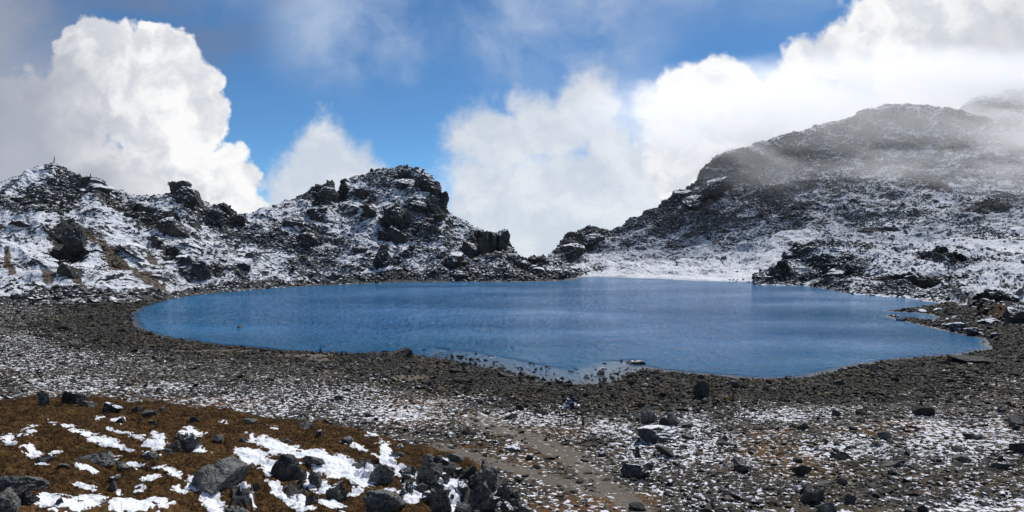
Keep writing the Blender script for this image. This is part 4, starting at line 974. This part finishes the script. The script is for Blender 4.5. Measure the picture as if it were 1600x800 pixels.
# ------------------------------------------------------------------ stones standing in and by the lake
for a in [
    (630, 550, 54, 15, 'flat rock islet with a pale top at the near shore', M_rock_bare, dict(strata=.03, lo=.4, crag=.06)),
    (620, 545, 24, 8, 'pale pointed rock on top of the shore islet', M_lichen, {}),
    (868, 566, 17, 14, 'dark round boulder standing in the shallows with a reflection', M_rock_bare, {}),
    (992, 567, 34, 8, 'long flat rock in the shallows right of the round boulder', M_rock, dict(lo=.4)),
    (766, 557, 12, 6, 'small flat rock alone in the water', M_rock_bare, {}),
    (708, 556, 7, 9, 'small upright pale stone in the water by the islet', M_lichen, {}),
    (893, 580, 12, 7, 'dark block in the shallows nearest the gravel bar', M_rock_bare, {}),
    (948, 569, 10, 5, 'small dark rock between the round boulder and the long flat rock', M_rock_bare, {}),
    (1195, 571, 20, 6, 'flat dark rock far out in the sparkling water', M_rock_bare, {}),
    (1175, 551, 6, 3, 'tiny dark rock far out in the sparkling water, left one', M_rock_bare, {}),
    (1222, 551, 8, 4, 'tiny dark rock far out in the sparkling water, right one', M_rock_bare, {}),
    (790, 585, 28, 8, 'flat dark rock where the shallows meet the gravel', M_rock_bare, {}),
    (938, 583, 14, 9, 'brownish block at the tip of the gravel bar', M_lichen, {}),
    (1021, 580, 26, 9, 'low grey rock on the gravel bar at the water edge', M_lichen, {}),
    (1500, 512, 26, 13, 'snow topped block on the stone spit, left of the pair', M_snowrock, dict(tilt=(14, 0), lo=.55)),
    (1522, 518, 30, 13, 'snow topped slab with a dark end on the stone spit, right of the pair', M_snowrock, dict(tilt=(12, 0), lo=.55)),
    (1486, 508, 16, 8, 'smaller snow topped rock left of the snow topped pair', M_snowrock, {}),
    (1530, 562, 80, 11, 'long black slab lying by the water at the right', M_rock_bare, dict(tilt=(6, 0), lo=.35)),
    (1340, 567, 18, 5, 'flat pale rock at the water edge of the right bay', M_lichen, {}),
]:
    rock_px(*a[:5], mat=a[5], keys=['ground'], name='shore_rock', cat='shore rock', sink=.2, **a[6])

# ------------------------------------------------------------------ rocks out on the flats
for a in [
    (1098, 613, 25, 28, 'tall square dark boulder with a snow skirt near the shore', M_rock_bare, dict(lo=.68, planes=10)),
    (1035, 660, 14, 18, 'black leaning fin of rock on the snowy knoll', M_rock_bare, dict(tilt=(35, 0), lo=.4)),
    (1012, 652, 36, 22, 'pale slab leaning on the snowy knoll left of the black fin', M_lichen, dict(tilt=(-25, 0), lo=.4)),
    (1055, 655, 22, 20, 'grey fin of rock on the snowy knoll right of the black fin', M_lichen, dict(tilt=(-30, 0), lo=.4)),
    (1070, 662, 26, 9, 'low rock at the right of the fins on the snowy knoll', M_lichen, {}),
    (1033, 678, 66, 22, 'long lichened slab with snow lying below the fins', M_lichen_snow, dict(lo=.4, strata=.03)),
    (1078, 680, 24, 8, 'flat slab in the snow right of the long lichened slab', M_lichen, {}),
    (1135, 692, 30, 8, 'flat dark plate right of the snowy knoll', M_rock_bare, {}),
    (1129, 685, 12, 9, 'small pointed rock behind the flat dark plate', M_rock_bare, {}),
    (1040, 703, 30, 12, 'dark rock pair in front of the snowy knoll', M_rock_bare, {}),
    (1003, 735, 50, 22, 'dark block with snow on it beside the path', M_lichen_snow, dict(crag=.08)),
    (943, 708, 14, 9, 'small block with a snow cap at the path', M_snowrock, {}),
    (1155, 725, 36, 20, 'craggy dark rock in the flats right of the path', M_rock, dict(crag=.1)),
    (1250, 735, 30, 14, 'grey plate tilted up in the middle flats', M_rock, dict(tilt=(15, -15))),
    (1262, 775, 46, 26, 'dark hulking rock low in the middle of the right flats', M_rock, dict(crag=.1)),
    (1330, 778, 24, 20, 'black tilted block right of the dark hulking rock', M_rock_bare, dict(tilt=(30, 0))),
    (1295, 795, 34, 16, 'pale plate at the bottom edge of the right flats', M_lichen, {}),
    (1250, 717, 16, 10, 'small black block above the tilted grey plate', M_rock_bare, {}),
    (1400, 722, 40, 9, 'broad pale plate lying flat in the right flats', M_lichen, {}),
    (1498, 700, 20, 12, 'dark rounded stone in the snow of the right flats', M_rock_bare, {}),
    (1503, 715, 26, 12, 'pale leaning plate below the dark rounded stone', M_lichen, dict(tilt=(-20, 0))),
    (1598, 700, 30, 20, 'dark rock at the right edge of the flats', M_rock_bare, {}),
    (1590, 659, 34, 12, 'grey sloping slab at the right edge behind the snow', M_lichen, {}),
    (1566, 726, 40, 12, 'dark slab right of the pale leaning plate', M_rock, {}),
    (1563, 718, 10, 12, 'small black peak of rock on the dark slab', M_rock_bare, {}),
    (1440, 640, 34, 18, 'dark block with a pointed stone on the low ridge at right', M_rock_bare, dict(crag=.08)),
    (1308, 645, 16, 10, 'black boulder at the left of the low brown ridge', M_rock_bare, {}),
    (1345, 643, 20, 10, 'black boulder in the middle of the low brown ridge', M_rock_bare, {}),
    (1258, 665, 24, 12, 'grey rock with snow at the left foot of the brown ridge', M_lichen_snow, {}),
    (1565, 640, 16, 9, 'dark stone behind the snow at the right', M_rock_bare, {}),
    (1152, 697, 12, 9, 'small black stone alone right of the knoll', M_rock_bare, {}),
    (1144, 770, 30, 12, 'plate of grey rock at the bottom of the middle flats', M_rock, {}),
    (1000, 789, 30, 12, 'dark stone beside the path at the bottom', M_rock_bare, {}),
    (730, 675, 14, 9, 'small dark peaked stone in the flats behind the hummock', M_rock_bare, {}),
    (805, 697, 34, 10, 'snowy grey rock in the flats between the two paths', M_lichen_snow, {}),
    (800, 650, 20, 9, 'dark stone on the brown strip behind the path', M_rock_bare, {}),
    (102, 511, 20, 9, 'dark boulder on the gravel left of the lake', M_rock_bare, {}),
    (116, 514, 14, 7, 'paler boulder touching the dark one left of the lake', M_lichen, {}),
    (64, 505, 10, 5, 'small boulder on the gravel farther left of the lake', M_rock, {}),
]:
    rock_px(*a[:5], mat=a[5], keys=['ground'], name='boulder', **a[6])

def scatter_rocks(name, n, us, vs, smin, smax, label, cat, group, seed, dr=(3, 99), mats=(M_rock,), squat=(0.35, 0.7), avoid=True):
    """shared stones, each an object of its own"""
    rg = random.Random(seed); kinds = []
    for i in range(10):
        V, Fc = rock_shape(seed * 7 + i, 3, planes=11, rough=.03, crag=.05)
        V = V * np.array([.5, .36, .5], F32); V[:, 2] -= V[:, 2].min()
        kinds.append(mesh_np(name, V, Fc, mats[i % len(mats)], link=False))
    k = 0; tries = 0
    while k < n and tries < n * 40:
        tries += 1
        u = rg.uniform(*us); v = vs[0] + (vs[1] - vs[0]) * rg.random() ** 1.3
        x, y = px2w(u, v, 2.0 if dr[0] > 0 else 0.0)
        d = float(lake_sdf(np.array([x]), np.array([y]))[0])
        if not (dr[0] < d < dr[1]): continue
        p = pick(u, v, ['ground'], 1.5)
        if p is None: continue
        pm = SURF['mound'];
        if v > interp(u, CREST, 1) - 4 and u < 880: continue
        if dr[0] > 0 and GDIRT[np.argmin((GU - u) ** 2 + (GV - v) ** 2)] > 0.4: continue
        s = rg.uniform(smin, smax) * (0.6 + rg.random() ** 3 * 0.9)
        o = bpy.data.objects.new(name, kinds[k % 10]); COL.objects.link(o)
        hh = s * rg.uniform(*squat)
        if dr[0] < 0: hh = max(hh, 1.25 * (rg.uniform(.08, .26) - min(p[2], 0))); s = max(s, hh * 1.15)
        o.scale = (s, s, hh); o.location = (p[0], p[1], p[2] - 0.2 * hh)
        o.rotation_euler = (rg.uniform(-.25, .25), rg.uniform(-.3, .3), rg.uniform(0, 6.28)); tag(o, label, cat, group); k += 1
scatter_rocks('stone', 130, (640, 1080), (552, 604), 0.3, 0.75, 'dark stone poking out of the pale shallows along the near shore', 'stone', 'dark stones poking out of the shallows', 11, dr=(-7, -0.2), mats=(M_rock_bare,), squat=(.45, .8))
scatter_rocks('stone', 30, (240, 640), (535, 556), 0.3, 0.6, 'small dark stone at the water edge left of the rock islet', 'stone', 'stones at the water edge left of the islet', 12, dr=(-4, 0.3), mats=(M_rock_bare,), squat=(.5, .9))
scatter_rocks('rock', 40, (560, 960), (640, 760), 0.3, 0.7, 'angular grey rock lying loose on the flats left of the trodden path', 'rock', 'loose rocks left of the path', 13, dr=(14, 90), mats=(M_rock, M_rock_bare))
scatter_rocks('rock', 50, (1000, 1300), (640, 800), 0.3, 0.75, 'angular grey rock lying loose on the flats just right of the trodden path', 'rock', 'loose rocks right of the path', 16, dr=(14, 90), mats=(M_rock, M_rock_bare, M_lichen))
scatter_rocks('rock', 45, (1300, 1600), (650, 800), 0.35, 0.8, 'angular grey rock lying loose on the flats in the bottom right corner', 'rock', 'loose rocks of the bottom right flats', 17, dr=(14, 90), mats=(M_rock, M_rock_bare, M_lichen))
scatter_rocks('shore_block', 45, (160, 600), (545, 600), 0.5, 1.2, 'dark angular block in the shore rubble left of the rock islet', 'rock', 'shore rubble blocks left of the islet', 14, dr=(0.5, 14), mats=(M_rock_bare, M_rock), squat=(.45, .85))
scatter_rocks('shore_block', 65, (640, 1080), (560, 640), 0.5, 1.1, 'dark angular block in the shore rubble between islet and square boulder', 'rock', 'shore rubble blocks between islet and square boulder', 18, dr=(0.5, 14), mats=(M_rock_bare, M_rock), squat=(.45, .85))
scatter_rocks('shore_block', 50, (1120, 1600), (555, 640), 0.5, 1.2, 'dark angular block in the shore rubble right of the square boulder', 'rock', 'shore rubble blocks right of the square boulder', 19, dr=(0.5, 14), mats=(M_rock_bare, M_rock), squat=(.45, .85))
scatter_rocks('spit_block', 60, (1385, 1560), (480, 530), 0.7, 1.8, 'dark block in the stone spits of the right bay', 'rock', 'blocks of the stone spits', 15, dr=(-1.5, 6), mats=(M_rock, M_snowrock), squat=(.4, .7))

# ------------------------------------------------------------------ cairns
def make_cairn(u, v, hpx, label, keys, mat=M_rock_bare, wide=0.8, snow=False, seed=1, levels=6):
    p = crest_at(u) if keys is HK else pick(u, v, keys); s = p[1] / FP; hh = hpx * s; root = bpy.data.objects.new('cairn', None); COL.objects.link(root); root.location = (p[0], p[1], p[2] - 0.05)
    tag(root, label, 'cairn', 'cairns'); rg = random.Random(seed); z = 0
    for L in range(levels):
        f = 1 - L / levels; r = hh * wide * 0.5 * (0.22 + 0.78 * f); th = hh / levels * 1.2; nst = max(1, int(5 * f)) if wide > 0.5 else 1
        for j in range(nst):
            a = j / nst * 6.283 + rg.random(); V, Fc = rock_shape(seed * 50 + L * 7 + j, 2, planes=9, lo=.5, hi=.85, rough=.02)
            q = r * (0.75 if nst > 1 else 1.0); V = V * np.array([q, q * .85, th * .75], F32); V = rot_z(V, rg.uniform(0, 6))
            o = mesh_np('stone', V, Fc, M_snowrock if (snow and rg.random() < .6) else mat, parent=root)
            o.location = (math.cos(a) * r * 0.55 * (nst > 1), math.sin(a) * r * 0.55 * (nst > 1), z + th * .45)
        z += th * 0.86
    return root
GK = ['ground']
make_cairn(895, 638, 26, 'cone shaped cairn dusted with snow on the rubble before the lake', GK, wide=1.0, snow=True, seed=21)
make_cairn(1097, 600, 9, 'little cairn topping the rubble behind the tall square boulder', GK, wide=.5, seed=22, levels=3)
make_cairn(674, 606, 13, 'small dark pointed cairn on the rubble below the shore islet', GK, wide=.8, seed=23, levels=4)
make_cairn(502, 551, 9, 'thin cairn at the water edge, first left of the forked one', GK, wide=.6, seed=24, levels=4)
make_cairn(536, 555, 9, 'broad low cairn at the water edge left of the rock islet', GK, wide=.9, seed=25, levels=4)
make_cairn(998, 712, 16, 'narrow dark cairn beside the path before the snowy knoll', GK, wide=.6, seed=26, levels=5)
make_cairn(1440, 633, 11, 'small cairn standing on the dark block of the low ridge', GK, wide=.7, seed=27, levels=4)
make_cairn(910, 662, 15, 'slim upright stone cairn right of the snowy cone cairn', GK, wide=.35, seed=28, levels=4)
make_cairn(877, 664, 11, 'short slim cairn in front of the snowy cone cairn', GK, wide=.35, seed=29, levels=3)
make_cairn(1147, 626, 15, 'slim cairn right of the tall square boulder', GK, wide=.35, seed=30, levels=4)
make_cairn(1487, 625, 11, 'slim cairn on the dark rubble of the right shore', GK, wide=.4, seed=31, levels=4)
make_cairn(123, 279, 5, 'tiny cairn on the ridge, nearer one to the flag pole', HK, wide=.6, seed=32, levels=3)
make_cairn(142, 279, 6, 'tiny cairn on the ridge beside the dark block', HK, wide=.5, seed=33, levels=3)

# ------------------------------------------------------------------ prayer flags
FC = [mat_plain('flag_blue', (0.05, 0.12, 0.35)), mat_plain('flag_white', (0.6, 0.6, 0.6)), mat_plain('flag_red', (0.35, 0.03, 0.03)), mat_plain('flag_green', (0.05, 0.22, 0.07)), mat_plain('flag_yellow', (0.5, 0.38, 0.05))]
M_pole = mat_plain('weathered_pole', (0.10, 0.085, 0.07)); M_string = mat_plain('string', (0.06, 0.06, 0.065))
def tube(pts, r, n=6):
    V, Fc = [], []
    pts = [Vector(p) for p in pts]
    for i, p in enumerate(pts):
        t = (pts[min(i + 1, len(pts) - 1)] - pts[max(i - 1, 0)]).normalized(); a = t.cross(Vector((0.01, 0.02, 1)) if abs(t.z) < .95 else Vector((1, 0, 0))).normalized(); b = t.cross(a)
        rr = r[i] if isinstance(r, (list, tuple)) else r
        for k in range(n): q = 6.2832 * k / n; V.append(tuple(p + a * math.cos(q) * rr + b * math.sin(q) * rr))
    for i in range(len(pts) - 1):
        for k in range(n): Fc.append((i * n + k, i * n + (k + 1) % n, (i + 1) * n + (k + 1) % n, (i + 1) * n + k))
    return np.array(V), np.array(Fc)
def flag_mesh(i, w, h, seed):
    rg = random.Random(seed); nx, nz = 4, 5; V = []
    for z in range(nz):
        for x in range(nx): V.append(((x / (nx - 1) - .5) * w, 0.25 * h * math.sin(z * 1.1 + x + rg.random()) * (z / nz), -h * z / (nz - 1)))
    V = np.array(V); B = V.copy(); B[:, 1] += 0.01; Fc = grid_faces(nz, nx); F2 = Fc[:, ::-1] + len(V)
    return np.concatenate([V, B]), np.concatenate([Fc, F2]), FC[i % 5]
def flag_string(parent, pts, n, fw, fh, r, sag, seed):
    P0 = np.array(pts, float); L = np.linspace(0, 1, 26); seg = np.linspace(0, 1, len(P0)); C = np.stack([np.interp(L, seg, P0[:, k]) for k in range(3)], 1)
    ph = (L * (len(P0) - 1)) % 1; C[:, 2] -= sag * 4 * ph * (1 - ph)
    V, Fc = tube(C, r, 5); st = mesh_np('flag_string', V, Fc, M_string, parent=parent)
    for i in range(n):
        t = (i + .5) / n; q = [float(np.interp(t, L, C[:, k])) for k in range(3)]
        V, Fc, m = flag_mesh(i, fw, fh, seed + i); o = mesh_np('prayer_flag', V, Fc, m, parent=st); o.location = q
        o.rotation_euler = (0, 0, math.atan2(C[-1][1] - C[0][1], C[-1][0] - C[0][0]))
pole = bpy.data.objects.new('prayer_flag_pole', None); COL.objects.link(pole)
pp = crest_at(82); pole.location = pp; sc_ = pp[1] / FP
V, Fc = tube([(-.15, 0, -.6), (0, 0, 1.6), (0.35, 0, 3.9)], [.11, .09, .05], 8); mesh_np('pole', V, Fc, M_pole, parent=pole)
for dx in (-.9, .9):
    V, Fc = tube([(dx, .2, -.5), (0.02, 0, 1.7)], .05, 6); mesh_np('brace', V, Fc, M_pole, parent=pole)
for i, (z, l) in enumerate(((3.5, .5), (2.9, .4), (2.4, .55))):
    V, Fc, m = flag_mesh(i + 2, .32, .8, 40 + i); o = mesh_np('prayer_flag', V, Fc, m, parent=pole); o.location = (0.3 - i * .06, -.05, z)
def rel(u, v, dz=0.0):
    q = crest_at(u); return (q[0] - pp[0], q[1] - pp[1], q[2] - pp[2] + dz)
flag_string(pole, [(0, 0, 1.9), rel(56, 268, .5), rel(20, 284, .8), rel(-30, 296, .8)], 26, .38, .34, .045, .9, 60)
flag_string(pole, [(0, 0, 1.9), rel(104, 273, .6), rel(124, 281, .5)], 5, .22, .22, .03, .3, 90)
tag(pole, 'leaning prayer flag pole with strings of flags on the left summit', 'flag pole')
low = bpy.data.objects.new('prayer_flags', None); COL.objects.link(low); q0 = pick(42, 312, HK); low.location = q0
def rel2(u, v, dz): q = pick(u, v, HK); return (q[0] - q0[0], q[1] - q0[1] - .6, q[2] - q0[2] + dz)
flag_string(low, [rel2(8, 324, .5), rel2(25, 322, .6), rel2(42, 314, 1.3), rel2(56, 317, .7)], 14, .42, .5, .03, .3, 120)
tag(low, 'coloured prayer flags strung low over rocks above the smooth snowfield', 'prayer flags')
for (u, v, lab) in ((1117, 613, 'yellow scarf scrap on the rubble right of the tall square boulder'), (1141, 628, 'yellow scarf scrap at the foot of the slim cairn near the square boulder')):
    p = pick(u, v, GK); V, Fc, m = flag_mesh(4, .42, .34, u); V = rot_x(V.astype(F32), 1.0); o = mesh_np('scarf', V, Fc, FC[4]); o.location = (p[0], p[1], p[2] + .38); tag(o, lab, 'scarf', 'yellow scarf scraps')

# ------------------------------------------------------------------ cloud drifting over the mountain top
def build_mist():
    V, Fc = ico(4); m = bpy.data.materials.new('cloud'); m.use_nodes = True; g = NT(m.node_tree)
    P = g.n('ShaderNodeTexCoord').outputs['Object']; ln = g.vm('LENGTH', P)
    n = g.noise(g.vm('MULTIPLY', P, (2.2, 1.4, 1.5)), 1.5, 5, 0.62, 0.6)
    d = g.m('MULTIPLY', g.ss(n, 0.40, 0.64), g.ss(g.m('SUBTRACT', 1.0, ln), 0.0, 0.4))
    d = g.m('MULTIPLY', d, 0.022)
    pv = g.n('ShaderNodeVolumePrincipled'); pv.inputs['Color'].default_value = (1, 1, 1, 1); g.l(d, pv.inputs['Density']); pv.inputs['Anisotropy'].default_value = 0.35
    o_ = g.n('ShaderNodeOutputMaterial'); g.l(pv.outputs[0], o_.inputs['Volume'])
    o = mesh_np('cloud', V, Fc, m); o.scale = (350, 180, 50); o.location = (350, 438, 94); o.rotation_euler = (math.radians(21), 0, 0)
    tag(o, 'thin mist drifting over the summit of the big mountain', 'mist', kind='stuff')
build_mist()
for _o in list(COL.objects):
    if _o.type == 'EMPTY': _o.empty_display_size = 0.3
